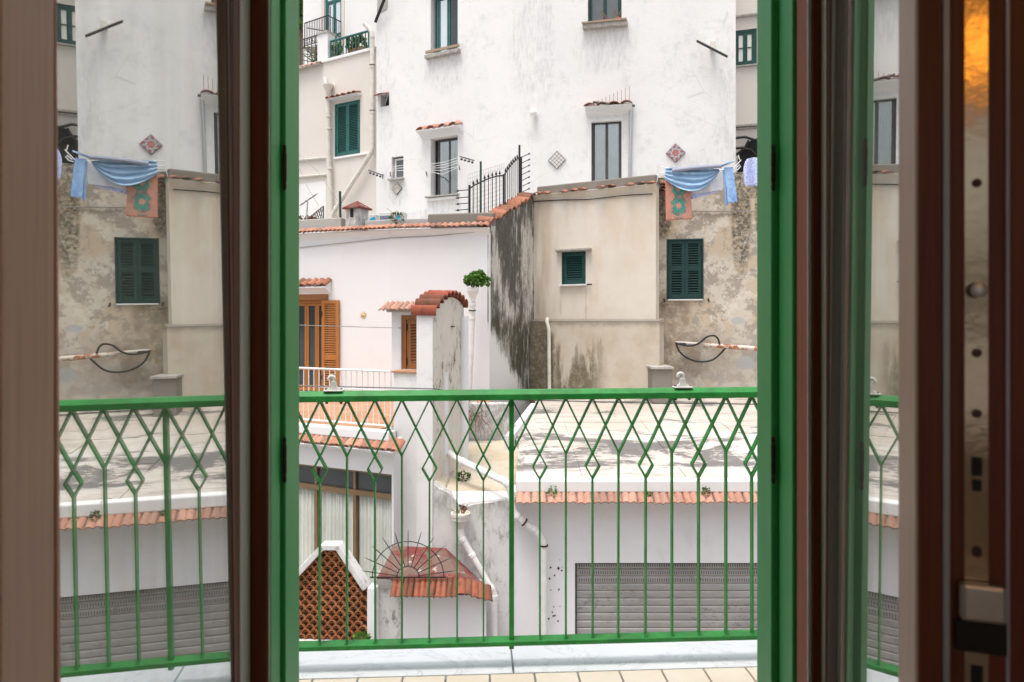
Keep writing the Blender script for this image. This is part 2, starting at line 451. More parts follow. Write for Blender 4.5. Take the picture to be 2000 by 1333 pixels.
TILEP = terracotta('pale_terracotta_tile', (.42, .215, .155), (.53, .31, .235), (.22, .15, .125), .55)
TILED = terracotta('weathered_terracotta_tile', (.26, .105, .065), (.44, .19, .12), (.09, .07, .06), .75)
TILER = terracotta('red_painted_tile', (.30, .07, .045), (.33, .13, .075), (.085, .06, .042), .95)
RINGC = terracotta('terracotta_grille_clay', (.37, .145, .06), (.46, .20, .095), (.16, .08, .04), .3)
def _red():
    t = NT('flaking_red_paint', .8, .25); n = t.noise(5, 9, .78)
    c = t.mix(t.ramp(t.noise(1.6, 6, .6), .35, .65), (.20, .04, .034), (.15, .048, .04))
    c = t.mix(t.mul(t.ramp(t.noise(2.4, 9, .75, off=(3, 1, 1)), .44, .54), .85), c, (.17, .125, .10)); c = t.mix(t.ramp(n, .60, .64), c, (.52, .46, .42))
    t.bump(n, .5, .01); return t.out(c)
REDPAINT = _red()
FLOORTILE = terracotta('terrace_floor_clay', (.46, .24, .14), (.52, .28, .17), (.4, .2, .1), .1)

def wood(name, a, b, rough=.45, coat=.2, scale=1.0, st=(14, 14, .7)):
    t = NT(name, rough, .4, 0, coat); t.b.inputs['Coat Roughness'].default_value = .25
    n = t.noise(3 * scale, 8, .7, st, dist=.6); n2 = t.noise(14 * scale, 5, .6, (st[0], st[1], st[2] * .5))
    c = t.mix(t.ramp(n, .32, .68), a, b); c = t.mix(t.mul(t.ramp(n2, .5, .75), .4), c, tuple(x * .55 for x in a))
    t.bump(n2, .15, .002)
    return t.out(c)
WOOD = wood('orange_varnished_wood', (.36, .125, .022), (.47, .185, .04))
WOODB = wood('brown_varnished_wood', (.27, .10, .028), (.36, .15, .05))
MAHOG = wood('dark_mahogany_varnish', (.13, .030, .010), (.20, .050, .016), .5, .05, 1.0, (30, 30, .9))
LEAFEXT = wood('glare_pale_mahogany', (.74, .44, .35), (.80, .50, .40), .5, .1, 1.0, (30, 30, .9))  # grazing glare on the stile faces put into a paler wood colour
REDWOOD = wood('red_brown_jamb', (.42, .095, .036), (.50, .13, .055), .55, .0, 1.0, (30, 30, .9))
SHEENWOOD = wood('painted_rebate_sheen', (.74, .66, .64), (.80, .72, .70), .35, .4, 1.0, (30, 30, .9))  # glossy reflection on the jamb cheek painted as a pale tone
OLDWOOD = wood('old_grey_wood', (.30, .22, .15), (.40, .31, .23), .8, 0)

GREEN = plain('green_gloss_paint', (.07, .47, .14), .42, .35, 0, .1, 3, .15, .0, (1, 1, .15))
RAILG = plain('railing_green_paint', (.024, .245, .047), .45, .35, 0, .22, 14, .35, .0, dirt=((.11, .13, .06), .5))
TEAL = plain('dark_teal_shutter_paint', (.014, .068, .062), .5, .4, 0, .18, 7, .1)
TEAL2 = plain('teal_shutter_paint', (.028, .125, .115), .5, .4, 0, .15, 7, .1)
DKGREEN = plain('bottle_green_shutter_paint', (.012, .050, .044), .5, .4, 0, .15, 7, .1)
PVC = plain('off_white_pvc', (.68, .645, .585), .45, .4, 0, .1, 5, .05, dirt=((.4, .33, .25), .35))
PVCW = plain('white_pvc', (.74, .73, .715), .45, .4, 0, .06, 5, .05, dirt=((.45, .36, .28), .3))
PAINTW = plain('white_metal_paint', (.76, .76, .75), .4, .45, 0, .05, 5)
IRON = plain('black_wrought_iron', (.035, .035, .037), .6, .4, .3, .2, 20)
IRONG = plain('grey_iron', (.10, .10, .105), .55, .4, .4, .2, 20)
ALU = plain('brushed_aluminium', (.55, .55, .56), .35, .5, .85, .08, 20)
BRASSY = plain('dull_steel_lock_plate', (.36, .29, .22), .14, .5, .8, .12, 10, .05)
RUBBER = plain('dark_rubber_seal', (.015, .014, .014), .6)
BLUEGLINT = plain('bluish_groove_glint', (.42, .47, .56), .25, .6)  # bluish highlight of the edge grooves, painted as a strip colour
GREYSEAL = plain('grey_rubber_seal', (.34, .33, .33), .5, .4)
SEALW = plain('white_seal', (.75, .74, .72), .5)
HINGE = plain('brown_hinge_metal', (.07, .04, .03), .45, .5, .5)
CABLE = plain('black_cable', (.02, .02, .02), .5)
GREYCABLE = plain('grey_cable', (.30, .29, .28), .6)
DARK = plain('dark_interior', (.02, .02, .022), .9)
def _rust():
    t = NT('rusty_white_pipe', .75, .3); n = t.noise(4, 8, .75)
    c = t.mix(t.ramp(n, .50, .56), (.62, .57, .51), (.36, .13, .055)); c = t.mix(t.ramp(t.noise(11, 8, .8), .56, .64), c, (.20, .09, .05)); t.bump(n, .4, .006)
    return t.out(c)
RUSTWHITE = _rust()
LAMPG = plain('frosted_glass_globe', (.82, .81, .79), .25, .5)
GLASSD = plain('dark_window_glass', (.045, .055, .06), .06, .6, 0, .2, 1.5)
SCREEN = plain('grey_insect_screen', (.13, .145, .155), .22, .5, 0, .12, 1.2)
MIRRORP = plain('sky_reflecting_glass', (.70, .73, .74), .05, .8, .55, .03, 1)
STONE = plain('grey_stone_sill', (.40, .375, .345), .85, .2, 0, .2, 8, .3, dirt=((.15, .13, .12), .6))
ACW = plain('air_conditioner_casing', (.66, .65, .62), .5, .4, 0, .06, 4)
STICKER = plain('blue_sticker', (.02, .36, .58), .4)
VENT = plain('colourful_speckled_panel', (.18, .2, .26), .6, .3, 0, .9, 60)
POT = plain('terracotta_pot_clay', (.50, .17, .075), .8, .2, 0, .15, 9)
LEAF = plain('bright_leaf', (.075, .175, .02), .5, .4, 0, .45, 26)
LEAF2 = plain('olive_leaf', (.09, .13, .035), .55, .35, 0, .5, 22)
DRY = plain('dry_twig', (.25, .17, .11), .9, .2, 0, .3, 20)

def pane_mat(name, f, tint=(.9, .93, .92), rough=0.0, haze=0.0):
    """flat glass: part mirror, part clear"""
    m = bpy.data.materials.new(name); m.use_nodes = True; nt = m.node_tree; nt.nodes.clear()
    o = nt.nodes.new('ShaderNodeOutputMaterial'); mx = nt.nodes.new('ShaderNodeMixShader'); g = nt.nodes.new('ShaderNodeBsdfGlossy'); tr = nt.nodes.new('ShaderNodeBsdfTransparent')
    g.inputs['Roughness'].default_value = rough; g.inputs['Color'].default_value = (.97, .975, .96, 1); tr.inputs['Color'].default_value = (*tint, 1)
    mx.inputs[0].default_value = f
    nt.links.new(tr.outputs[0], mx.inputs[1]); nt.links.new(g.outputs[0], mx.inputs[2])
    if haze:  # pale streaky veil painted into the glass for hazy reflections
        m2 = nt.nodes.new('ShaderNodeMixShader'); df = nt.nodes.new('ShaderNodeBsdfDiffuse'); df.inputs['Color'].default_value = (.75, .73, .70, 1)
        no = nt.nodes.new('ShaderNodeTexNoise'); no.inputs['Scale'].default_value = 6; no.inputs['Detail'].default_value = 5; mp = nt.nodes.new('ShaderNodeMapping'); mp.inputs['Scale'].default_value = (4, 4, .15); gp = nt.nodes.new('ShaderNodeNewGeometry')
        nt.links.new(gp.outputs['Position'], mp.inputs[0]); nt.links.new(mp.outputs[0], no.inputs['Vector'])
        mr = nt.nodes.new('ShaderNodeMapRange'); mr.inputs['From Min'].default_value = .35; mr.inputs['From Max'].default_value = .7; mr.inputs['To Min'].default_value = haze * .5; mr.inputs['To Max'].default_value = haze * 1.6
        nt.links.new(no.outputs['Fac'], mr.inputs['Value']); nt.links.new(mr.outputs[0], m2.inputs[0]); nt.links.new(mx.outputs[0], m2.inputs[1]); nt.links.new(df.outputs[0], m2.inputs[2]); nt.links.new(m2.outputs[0], o.inputs[0])
    else: nt.links.new(mx.outputs[0], o.inputs[0])
    return m
DOORGLASS = pane_mat('coated_double_glazing', .54, haze=.085)
SEMI = pane_mat('greyish_window_glass', .30, (.72, .76, .78))
CLEARP = pane_mat('clear_window_pane', .06, (.97, .98, .97))

def _marble():
    t = NT('white_veined_marble', .32, .5)
    v = t.noise(1.6, 8, .7, (1, 1.6, 1), dist=1.6)
    c = t.mix(t.ramp(t.noise(2.5, 6, .6), .35, .7), (.84, .86, .90), (.77, .79, .84))
    c = t.mix(t.mul(t.ramp(t.math('ABSOLUTE', t.math('SUBTRACT', v, .5)), .012, 0), .5), c, (.42, .44, .48))
    c = t.mix(t.mul(t.ramp(t.noise(9, 9, .8, dist=1.0), .64, .74), .4), c, (.3, .3, .31))
    return t.out(c)
MARBLE = _marble()
def _btile():
    t = NT('beige_glazed_floor_tile', .35, .45)
    c = t.mix(t.ramp(t.noise(4, 6, .6), .35, .65), (.84, .74, .64), (.80, .68, .55))
    c = t.mix(t.mul(t.ramp(t.noise(18, 6, .7), .55, .7), .3), c, (.75, .66, .54))
    return t.out(c)
BTILE = _btile()
GROUT = plain('grey_grout', (.30, .30, .31), .9, .1, 0, .1, 20)
ASPHALT = plain('pale_street_paving', (.34, .32, .30), .9, .2, 0, .25, 5, .3)
ROOMP = plain('room_wall_paint', (.74, .71, .66), .9, .1, 0, .04, 2)
ROOMF = plain('room_floor_tile', (.38, .30, .22), .4, .4, 0, .1, 3)
def _shutter():
    t = NT('galvanised_shutter_slat', .5, .4, .25)
    c = t.mix(t.ramp(t.noise(1.3, 5, .6), .35, .65), (.315, .305, .30), (.385, .375, .37))
    w = t.mul(t.ramp(t.noise(16, 10, .85, (.8, 1, 1.4)), .52, .58), t.ramp(t.noise(1.2, 4, .6, (.6, 1, 2.5)), .42, .58))
    c = t.mix(t.mul(w, .75), c, (.14, .135, .14))
    return t.out(c)
SLAT = _shutter()
RUSTLINE = plain('rusty_slat_joint', (.30, .22, .16), .8, .2, .1, .3, 9)
def _curtain():
    t = NT('sheer_white_curtain', .9, .1); t.b.inputs['Base Color'].default_value = (.62, .62, .58, 1)
    return t.out(t.mix(t.ramp(t.noise(5, 4), .3, .7), (.80, .80, .76), (.86, .86, .82)))
CURTAIN = _curtain()

# ------------------------------------------------------------------ helpers: repeated building parts
def tile_mesh(name, wdt=.2, ln=.34, h=.045, th=.016, ridges=1, seg=8):
    """a curved roof tile: x across, y down the slope, z up"""
    m = MB(); top = []
    for j, yy in enumerate((0, ln)):
        row = []
        for i in range(seg * ridges + 1):
            u = i / (seg * ridges); z = h * abs(math.sin(math.pi * u * ridges)) ** .8
            row.append(Vector(((u - .5) * wdt * (1.0 if j else .94), yy, z + (.012 if j == 0 else 0))))
        top.append(row)
    n = len(top[0])
    k = m.pts(top[0] + top[1] + [p - Z_ * th for p in top[0]] + [p - Z_ * th for p in top[1]])
    for i in range(n - 1):
        m.f += [(k + i, k + i + 1, k + n + i + 1, k + n + i), (k + 2 * n + i + 1, k + 2 * n + i, k + 3 * n + i, k + 3 * n + i + 1),
                (k + n + i, k + n + i + 1, k + 3 * n + i + 1, k + 3 * n + i), (k + i + 1, k + i, k + 2 * n + i, k + 2 * n + i + 1)]
    m.f += [(k, k + n, k + 3 * n, k + 2 * n), (k + 2 * n - 1, k + n - 1, k + 3 * n - 1, k + 4 * n - 1)]
    return m.mesh(name, smooth=50)
def tile_row(parent, p0, p1, down, n, me, mat, jit=.012, name='roof_tile', lift=.0):
    """n tiles side by side from p0 to p1; down = slope direction of the tiles"""
    ax = (p1 - p0).normalized(); dn = (down - ax * down.dot(ax)).normalized(); up = dn.cross(ax) * -1
    if up.z < 0: up = -up
    if not me.materials: me.materials.append(mat)
    for i in range(n):
        c = p0.lerp(p1, (i + .5) / n) + dn * random.uniform(-jit, jit) + up * (lift + random.uniform(-jit, jit) * .3)
        a = ax + dn * random.uniform(-.06, .06); a.normalize(); d = dn - a * dn.dot(a); d.normalize(); u2 = a.cross(d)
        if u2.z < 0: a = -a; u2 = a.cross(d)
        piece(me, name, mat, parent, frame(c, a, d, u2))
T_CANAL = tile_mesh('canal_tile', .17, .30, .05)
T_SMALL = tile_mesh('eave_tile', .15, .22, .045)
T_INTER = tile_mesh('interlocking_tile', .21, .26, .028, .018, 2, 5)

def louvre_shutter(w, parent, r, n=0.0, leaves=2, mat=TEAL, mid=None, fr=.07, dep=.045, name='shutter', pitch=.055, box=True):
    """louvred shutter leaves in a fixed frame"""
    s0, s1, z0, z1 = r
    if box:
        fm = MB(); q = .035
        fm.wbox(w, s0, s0 + q, z0, z1, n - .06, n + .03); fm.wbox(w, s1 - q, s1, z0, z1, n - .06, n + .03); fm.wbox(w, s0 + q, s1 - q, z1 - q, z1, n - .06, n + .03)
        fm.wbox(w, s0 + q, s1 - q, z0, z0 + q * .7, n - .06, n + .03)
        part(fm, 'shutter_frame', mat, parent, bevel=.004); s0 += q + .003; s1 -= q + .003; z1 -= q + .003; z0 += q * .7 + .003
    wd = (s1 - s0) / leaves
    for k in range(leaves):
        a, b = s0 + k * wd + .002, s0 + (k + 1) * wd - .002
        m = MB(); m.wbox(w, a, a + fr, z0, z1, n - dep, n); m.wbox(w, b - fr, b, z0, z1, n - dep, n)
        m.wbox(w, a + fr, b - fr, z0, z0 + fr * 1.3, n - dep, n); m.wbox(w, a + fr, b - fr, z1 - fr, z1, n - dep, n)
        spans = [(z0 + fr * 1.3, z1 - fr)]
        if mid is not None:
            zm = z0 + (z1 - z0) * mid; m.wbox(w, a + fr, b - fr, zm - fr * .8, zm + fr * .8, n - dep, n); spans = [(z0 + fr * 1.3, zm - fr * .8), (zm + fr * .8, z1 - fr)]
        leaf = part(m, name, mat, parent, bevel=.004)
        sl = MB()
        for c, d in spans:
            cnt = max(2, int((d - c) / pitch))
            for i in range(cnt):
                z = c + (d - c) * (i + .5) / cnt
                sl.boxf(w.P(a + fr - .004, z + .012, n - dep + .006), w.t * (b - a - 2 * fr + .008), w.n * (dep - .012) - Z_ * .030, Z_ * .011 + w.n * .004)
        part(sl, 'louvre', mat, leaf, kind='stuff')
        for zf in (.15, .85):
            hz = z0 + (z1 - z0) * zf; hs = a + .012 if k == 0 else b - .012
            part(MB().tube([w.P(hs, hz - .05, n + .008), w.P(hs, hz + .05, n + .008)], .009, 6), 'hinge', IRON, leaf)
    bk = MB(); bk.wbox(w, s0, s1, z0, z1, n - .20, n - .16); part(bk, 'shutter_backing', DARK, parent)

def casement(w, parent, r, n, mat, glass, leaves=2, fr=.06, dep=.05, transom=None, name='window', bars=0, low=None):
    """framed window: outer frame, a sash for each leaf, its pane a sub-part"""
    s0, s1, z0, z1 = r
    m = MB(); m.wbox(w, s0, s0 + fr, z0, z1, n - dep, n); m.wbox(w, s1 - fr, s1, z0, z1, n - dep, n); m.wbox(w, s0 + fr, s1 - fr, z1 - fr, z1, n - dep, n); m.wbox(w, s0 + fr, s1 - fr, z0, z0 + fr, n - dep, n)
    zt = z1 - fr
    if transom:
        zt = z0 + (z1 - z0) * transom; m.wbox(w, s0 + fr, s1 - fr, zt, zt + fr, n - dep, n)
    f = part(m, name, mat, parent, bevel=.004)
    if transom:
        part(MB().wbox(w, s0 + fr + .002, s1 - fr - .002, zt + fr + .002, z1 - fr - .002, n - dep * .7, n - dep * .7 + .006), 'pane', glass, f)
    wd = (s1 - s0 - 2 * fr) / leaves; zb = z0 + fr
    for k in range(leaves):
        a, b = s0 + fr + k * wd + .003, s0 + fr + (k + 1) * wd - .003; g = fr * .75; n1 = n - .008
        q = MB(); q.wbox(w, a, a + g, zb + .003, zt - .003, n1 - dep, n1); q.wbox(w, b - g, b, zb + .003, zt - .003, n1 - dep, n1)
        q.wbox(w, a + g, b - g, zt - .003 - g, zt - .003, n1 - dep, n1); q.wbox(w, a + g, b - g, zb + .003, zb + g, n1 - dep, n1)
        for i in range(bars):
            zz = zb + g + (zt - zb - 2 * g) * (i + 1) / (bars + 1); q.wbox(w, a + g, b - g, zz - .014, zz + .014, n1 - dep, n1)
        if low: zz = zb + (zt - zb) * low; q.wbox(w, a + g, b - g, zz - g / 2, zz + g / 2, n1 - dep, n1)
        part(q, 'sash', mat, f, bevel=.003)
        gm = glass[k] if isinstance(glass, (list, tuple)) else glass
        part(MB().wbox(w, a + g - .006, b - g + .006, zb + g - .006, zt - g + .003, n1 - dep * .62, n1 - dep * .62 + .006), 'pane', gm, f)
    return f

def leaf_cluster(mb, c, rad, n, size, up=.6, flat=1.0, rng=random):
    """n small folded leaves spread through a lumpy volume"""
    lumps = [Vector((rng.gauss(0, 1), rng.gauss(0, 1), rng.gauss(0, 1))).normalized() for _ in range(5)]
    for _ in range(n):
        d = Vector((rng.gauss(0, 1), rng.gauss(0, 1), rng.gauss(0, .9))).normalized()
        bump = 1 + .28 * max(d.dot(l) for l in lumps)
        p = Vector(c) + Vector((d.x * rad[0], d.y * rad[1], d.z * rad[2])) * (rng.uniform(.25, 1) ** .45) * bump * .82
        ax = (d + Vector((rng.gauss(0, .5), rng.gauss(0, .5), rng.gauss(up, .5)))).normalized()
        sd = ax.cross(Vector((rng.gauss(0, 1), rng.gauss(0, 1), rng.gauss(0, 1)))).normalized(); nn = ax.cross(sd)
        L = size * rng.uniform(.6, 1.2); W = L * .36 * flat
        k = mb.pts((p, p + ax * L * .35 + sd * W, p + ax * L * .8 + sd * W * .8, p + ax * L + nn * L * .1, p + ax * L * .8 - sd * W * .8, p + ax * L * .35 - sd * W, p + ax * L * .5 - nn * L * .12))
        mb.f += [(k, k + 1, k + 6), (k + 1, k + 2, k + 6), (k + 2, k + 3, k + 6), (k + 3, k + 4, k + 6), (k + 4, k + 5, k + 6), (k + 5, k, k + 6)]
    return mb

# ------------------------------------------------------------------ the setting
def struct(name, mb, mat, smooth=None):
    o = bpy.data.objects.new(name, mb.mesh(name, None, smooth)); o.data.materials.append(mat); col.objects.link(o); o['kind'] = 'structure'; OFF[o.name] = Vector((0, 0, 0)); return o
STREET = -4.7
struct('street', MB().quad(Vector((-400, -400, STREET)), Vector((400, -400, STREET)), Vector((400, 600, STREET)), Vector((-400, 600, STREET))), ASPHALT)
hill = MB(); hill.grid(lambda u, v: (-160 + 320 * u, 45 + 130 * v, STREET + 62 * v ** .8 * (1 + .15 * math.sin(u * 17 + v * 5)) + (3 * mnoise.noise((u * 19, v * 13, 2)) if v > 0 else 0)), 60, 30)
HILLM = plain('hillside_scrub', (.075, .095, .05), .95, .1, 0, .5, .5, .6, dirt=((.25, .21, .17), .8))
struct('hillside', hill, HILLM, 180)

# ---- the room the viewer stands in and the front wall of its house (opening for the balcony door)
DL, DR, DT = -.565, .625, 2.32           # door opening in the wall
wf = MB()
wf.box(-7, DL, 1.13, 1.46, STREET, 3.4); wf.box(DR, 7, 1.13, 1.46, STREET, 3.4); wf.box(DL, DR, 1.13, 1.46, DT, 3.4); wf.box(DL, DR, 1.13, 1.46, STREET, -.06)
struct('wall_facade', wf, CREAM)
struct('wall_room_left', MB().box(-1.7, -1.6, -3.2, 1.13, -.06, 2.8), ROOMP)
struct('wall_room_right', MB().box(1.6, 1.7, -3.2, 1.13, -.06, 2.8), ROOMP)
wb = MB(); wb.box(-1.7, -.75, -3.3, -3.2, -.06, 2.8); wb.box(.75, 1.7, -3.3, -3.2, -.06, 2.8); wb.box(-.75, .75, -3.3, -3.2, -.06, .7); wb.box(-.75, .75, -3.3, -3.2, 2.3, 2.8)
struct('wall_room_back', wb, ROOMP)       # unseen opening added in the back wall to light the door leaves
struct('ceiling', MB().box(-1.75, 1.75, -3.3, 1.13, 2.7, 2.8), ROOMP)
struct('room_floor', MB().box(-1.6, 1.6, -3.2, 1.46, -.06, -.004), ROOMF)

# ---- balcony floor: grout bed, glazed tiles, marble edge slabs
BA = Vector((-.736, 2.364, 0)); BB = Vector((.873, 2.45, 0)); BT = (BB - BA).normalized(); BN = Vector((-BT.y, BT.x, 0))   # BN points away from the house
def bal(s, d, z=0.0): return BA + BT * s + BN * d + Z_ * z
bf = MB(); bf.prism([Vector((-2.6, 1.46, -.2)), Vector((2.6, 1.46, -.2)), bal(3.4, .235, -.2), bal(-1.9, .235, -.2)], Z_ * .186)
slab = struct('balcony_floor', bf, GROUT)
J = .0035
def slab_piece(name, mat, s0, s1, d0, d1, h=.014):
    m = MB(); m.boxf(bal(s0 + J, d0 + J, -h), BT * (s1 - s0 - 2 * J), BN * (d1 - d0 - 2 * J), Z_ * h); o = part(m, name, mat, slab, bevel=.0015); return o
sj = (999 - 1000) / F * 2.5 + .745        # joint between two marble slabs seen under the middle post
for a, b in ((sj - 1.9, sj), (sj, sj + 1.75)): slab_piece('marble_slab', MARBLE, a, b, .0, .245, .02)
js = [BA.x]                                # tile joints as seen along the marble edge
jp = [(x - 1000) / F * 2.40 - BA.x for x in (703, 789, 872, 957, 1044, 1129, 1212, 1296, 1380, 1465)]
st = jp[1] - jp[0]
jp = [jp[0] - st * k for k in range(5, 0, -1)] + jp + [jp[-1] + st * k for k in range(1, 6)]
for r in range(6):
    for k in range(len(jp) - 1):
        d1 = -.0 - r * .155; d0 = d1 - .155
        if bal(0, d0).y < 1.47: continue
        slab_piece('floor_tile', BTILE, jp[k], jp[k + 1], d0, d1)

# ------------------------------------------------------------------ green balcony railing
rail = thing('balcony_railing', 'green wrought iron balcony railing with diamond lattice band under its top rail', 'railing', bal(.75, .045))
RS0, RS1 = -1.55, 3.1
TILT = .0042
def rp(s, z, d=0.0): return bal(s, .052 + d, z + TILT * (s - .74) * z)
def rx(px):                                # s of a bar from its column in the photo
    u = (px - 1000) / F; o = bal(0, .052); return (u * o.y - o.x) / (BT.x - u * BT.y)
tp = [rp(RS0, .0), ]
def profile(name, prof, mat=RAILG):
    m = MB(); k = m.pts([rp(RS0, z, d) for d, z in prof] + [rp(RS1, z, d) for d, z in prof]); n = len(prof)
    for i in range(n): m.f.append((k + i, k + (i + 1) % n, k + n + (i + 1) % n, k + n + i))
    m.f += [tuple(k + i for i in range(n)), tuple(k + n + i for i in reversed(range(n)))]
    return part(m, name, mat, rail, bevel=.002)
profile('top_rail', [(-.026, .958), (-.026, .979), (-.008, .993), (.022, .993), (.026, .988), (.026, .958)])
profile('bottom_rail', [(-.024, .081), (-.024, .097), (.026, .097), (.026, .081)])
xs = [625, 678, 732.5, 785, 839, 892.5, 944, 999, 1054, 1105, 1157, 1208, 1261, 1312, 1364, 1417.5, 1468]
ss = [rx(x) for x in xs]; stp = (ss[-1] - ss[0]) / 16
ss = [ss[0] - stp * k for k in range(7, 0, -1)] + ss + [ss[-1] + stp * k for k in range(1, 9)]
ZV, ZT, ZD, ZB = .761, .962, .715, .670
BW, BD = .0052, .024
for i, s in enumerate(ss):
    plainbar = (i % 2) == 0                # bars that fork, the others carry a small diamond
    mid = i == 14
    if mid:
        part(MB().boxf(rp(s - .0085, .064, -.010), BT * .017, BN * .020, Z_ * .898), 'post', RAILG, rail, bevel=.0015)
    else:
        top = ZV if plainbar else ZB
        jb = random.uniform(-.0016, .0016)
        part(MB().boxf(rp(s - BW / 2 + jb, .094, -BD / 2), BT * BW, BN * BD, rp(s - jb, top) - rp(s, .094)), 'bar', RAILG, rail, bevel=.001)
        part(MB().lathe(rp(s + jb + random.uniform(-.002, .002), .096, -.009 + random.uniform(-.002, .002)), [(.0075, 0), (.0065, .003), (.004, .007), (.002, .011)], 7), 'weld_bead', RAILG, rail, smooth=80)
    if not plainbar:
        dm = MB()
        for q in (-1, 1):
            dm.bar(rp(s, ZB), rp(s + q * .0255, ZD), BW, BD, BN); dm.bar(rp(s + q * .0255, ZD), rp(s, ZV), BW, BD, BN)
        part(dm, 'diamond', RAILG, rail)
    if i < len(ss) - 1:
        s2 = ss[i + 1]
        for a, b, dz in ((s, s2, 0), (s2, s, .003)):
            part(MB().bar(rp(a, ZV), rp(b, ZT), BW, BD - dz, BN), 'lattice_bar', RAILG, rail)

def hook(px, lab):
    s = rx(px); t = thing('clothesline_hook', lab, 'hook', rp(s, .995), 'plastic hooks screwed on the rail')
    b = MB(); b.boxf(rp(s - .034, .994, -.02), BT * .068, BN * .04, Z_ * .005)
    part(b, 'foot_plate', PVCW, t, bevel=.002)
    m = MB(); m.prism([rp(s - .028, .999, -.007), rp(s + .030, .999, -.007), rp(s + .012, 1.009, -.007), rp(s + .008, 1.03, -.007), rp(s - .008, 1.03, -.007), rp(s - .012, 1.009, -.007)], BN * .014)
    part(m, 'gusset', PVCW, t, bevel=.002)
    pts = [rp(s + .001, 1.02), rp(s + .002, 1.034)] + [rp(s - .0075 + .0095 * math.cos(a), 1.037 + .010 * math.sin(a)) for a in [R(x) for x in range(10, 230, 20)]]
    part(MB().tube(pts, .0062, 8), 'hook_arm', PVCW, t, smooth=50)
    for q in (-.025, .025):
        part(MB().tube([rp(s + q, .998), rp(s + q, 1.004)], .0055, 6), 'nut', IRONG, t)
        part(MB().tube([rp(s + q, .957), rp(s + q, .949)], .005, 6), 'bolt', IRONG, t)
hook(652, 'white plastic clothesline hook on the rail in front of the wooden door')
hook(1333, 'white plastic clothesline hook on the rail in front of the ochre wall')
cl = MB(); pts = [(470, 749), (585, 754), (720, 757), (850, 760), (1000, 781), (1250, 787), (1480, 790), (1700, 792)]
cl.tube([P(x, y, 2.52 + .00008 * (x - 585)) for x, y in pts], .0022, 6)
solo(cl, 'clothesline', IRONG, 'thin dark wire line sagging along the outside of the green railing', 'clothesline', smooth=60)

# ------------------------------------------------------------------ balcony door: frame, shutters, two glazed leaves
ZD0, ZD1 = .0, 2.3
df = thing('door_frame', 'dark brown varnished wooden frame round the balcony door', 'door frame', (.03, 1.2, 0))
def vbox(name, mat, x0, x1, y0, y1, parent, bevel=.003, z0=ZD0, z1=ZD1):
    return part(MB().box(x0, x1, y0, y1, z0, z1), name, mat, parent, bevel=bevel)
# members whose lit cheeks face the opening: the near brown rebate, the dark stop behind it, the outer brown stop
vbox('jamb', MAHOG, DL + .002, -.4575, 1.120, 1.1475, df); vbox('sheen_rebate', SHEENWOOD, DL + .002, -.4565, 1.1478, 1.193, df); vbox('rebate', RUBBER, DL + .002, -.470, 1.193, 1.1955, df, 0)
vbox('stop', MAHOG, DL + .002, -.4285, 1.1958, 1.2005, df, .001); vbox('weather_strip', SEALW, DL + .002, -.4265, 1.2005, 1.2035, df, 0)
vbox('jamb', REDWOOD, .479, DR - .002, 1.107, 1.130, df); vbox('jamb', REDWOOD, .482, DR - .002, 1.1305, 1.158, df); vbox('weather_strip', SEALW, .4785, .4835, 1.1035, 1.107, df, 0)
vbox('rebate', MAHOG, .4835, DR - .002, 1.098, 1.107, df, 0); vbox('seal', SHEENWOOD, .4965, .508, 1.080, 1.0975, df, .001)
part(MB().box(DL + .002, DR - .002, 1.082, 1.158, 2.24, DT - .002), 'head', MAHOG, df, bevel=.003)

def green_side(name, lab, xa, xb, ya, yb, hx, hy, sgn):
    """outer green frame (cheek xb) and the edge stile of the shutter leaf (cheek xa) that is swung out past square"""
    t = thing(name, lab, 'shutter', (xa, 1.28, 0), 'green shutter posts in the door opening')
    o = DL if sgn > 0 else DR
    lo, hi = sorted((o + sgn * .002, xb)); part(MB().box(lo, hi, yb[0], yb[1], 0, 2.3), 'shutter_frame', GREEN, t, bevel=.003)
    lo, hi = sorted((xb - sgn * .012, xb - sgn * .05)); part(MB().box(lo, hi, yb[1], ya[0] + .004, 0, 2.3), 'frame_rebate', RUBBER, t)
    lo, hi = sorted((xa, xa - sgn * .042)); part(MB().box(lo, hi, ya[0], ya[1], .02, 2.29), 'folded_stile', GREEN, t, bevel=.003)
    q = Vector((-sgn * math.sin(R(24)), math.cos(R(24)), 0)); wv = Vector((-sgn * .028, 0, 0)); p1 = Vector((xa - sgn * .008, ya[1] + .002, .02))
    part(MB().boxf(p1, wv, q * .28, Z_ * 2.27), 'folded_panel', GREEN, t, bevel=.003)
    part(MB().boxf(p1 + q * .282, wv * 1.3, q * .06, Z_ * 2.27), 'folded_stile', GREEN, t, bevel=.003)
    for py in (328, 899):
        z = P(1000, py, hy).z; h = MB()
        h.lathe((hx, hy, z - .042), [(.0022, 0), (.0036, .004), (.0036, .010), (.0030, .012), (.0030, .015), (.0040, .018), (.0040, .041), (.0032, .043), (.0040, .045), (.0040, .068), (.0030, .071), (.0030, .074), (.0036, .076), (.0036, .080), (.0022, .084)], 12)
        part(h, 'hinge', HINGE, t, smooth=35)
green_side('folded_shutter', 'green painted shutter folded back in the door opening, house side with orange wooden door behind', -.4185, -.4250, (1.2615, 1.345), (1.2037, 1.2537), -.4190, 1.2578, 1)
green_side('folded_shutter', 'green painted shutter folded back in the door opening, beside the hanging laundry', .4665, .478, (1.228, 1.302), (1.163, 1.224), .4690, 1.2262, -1)

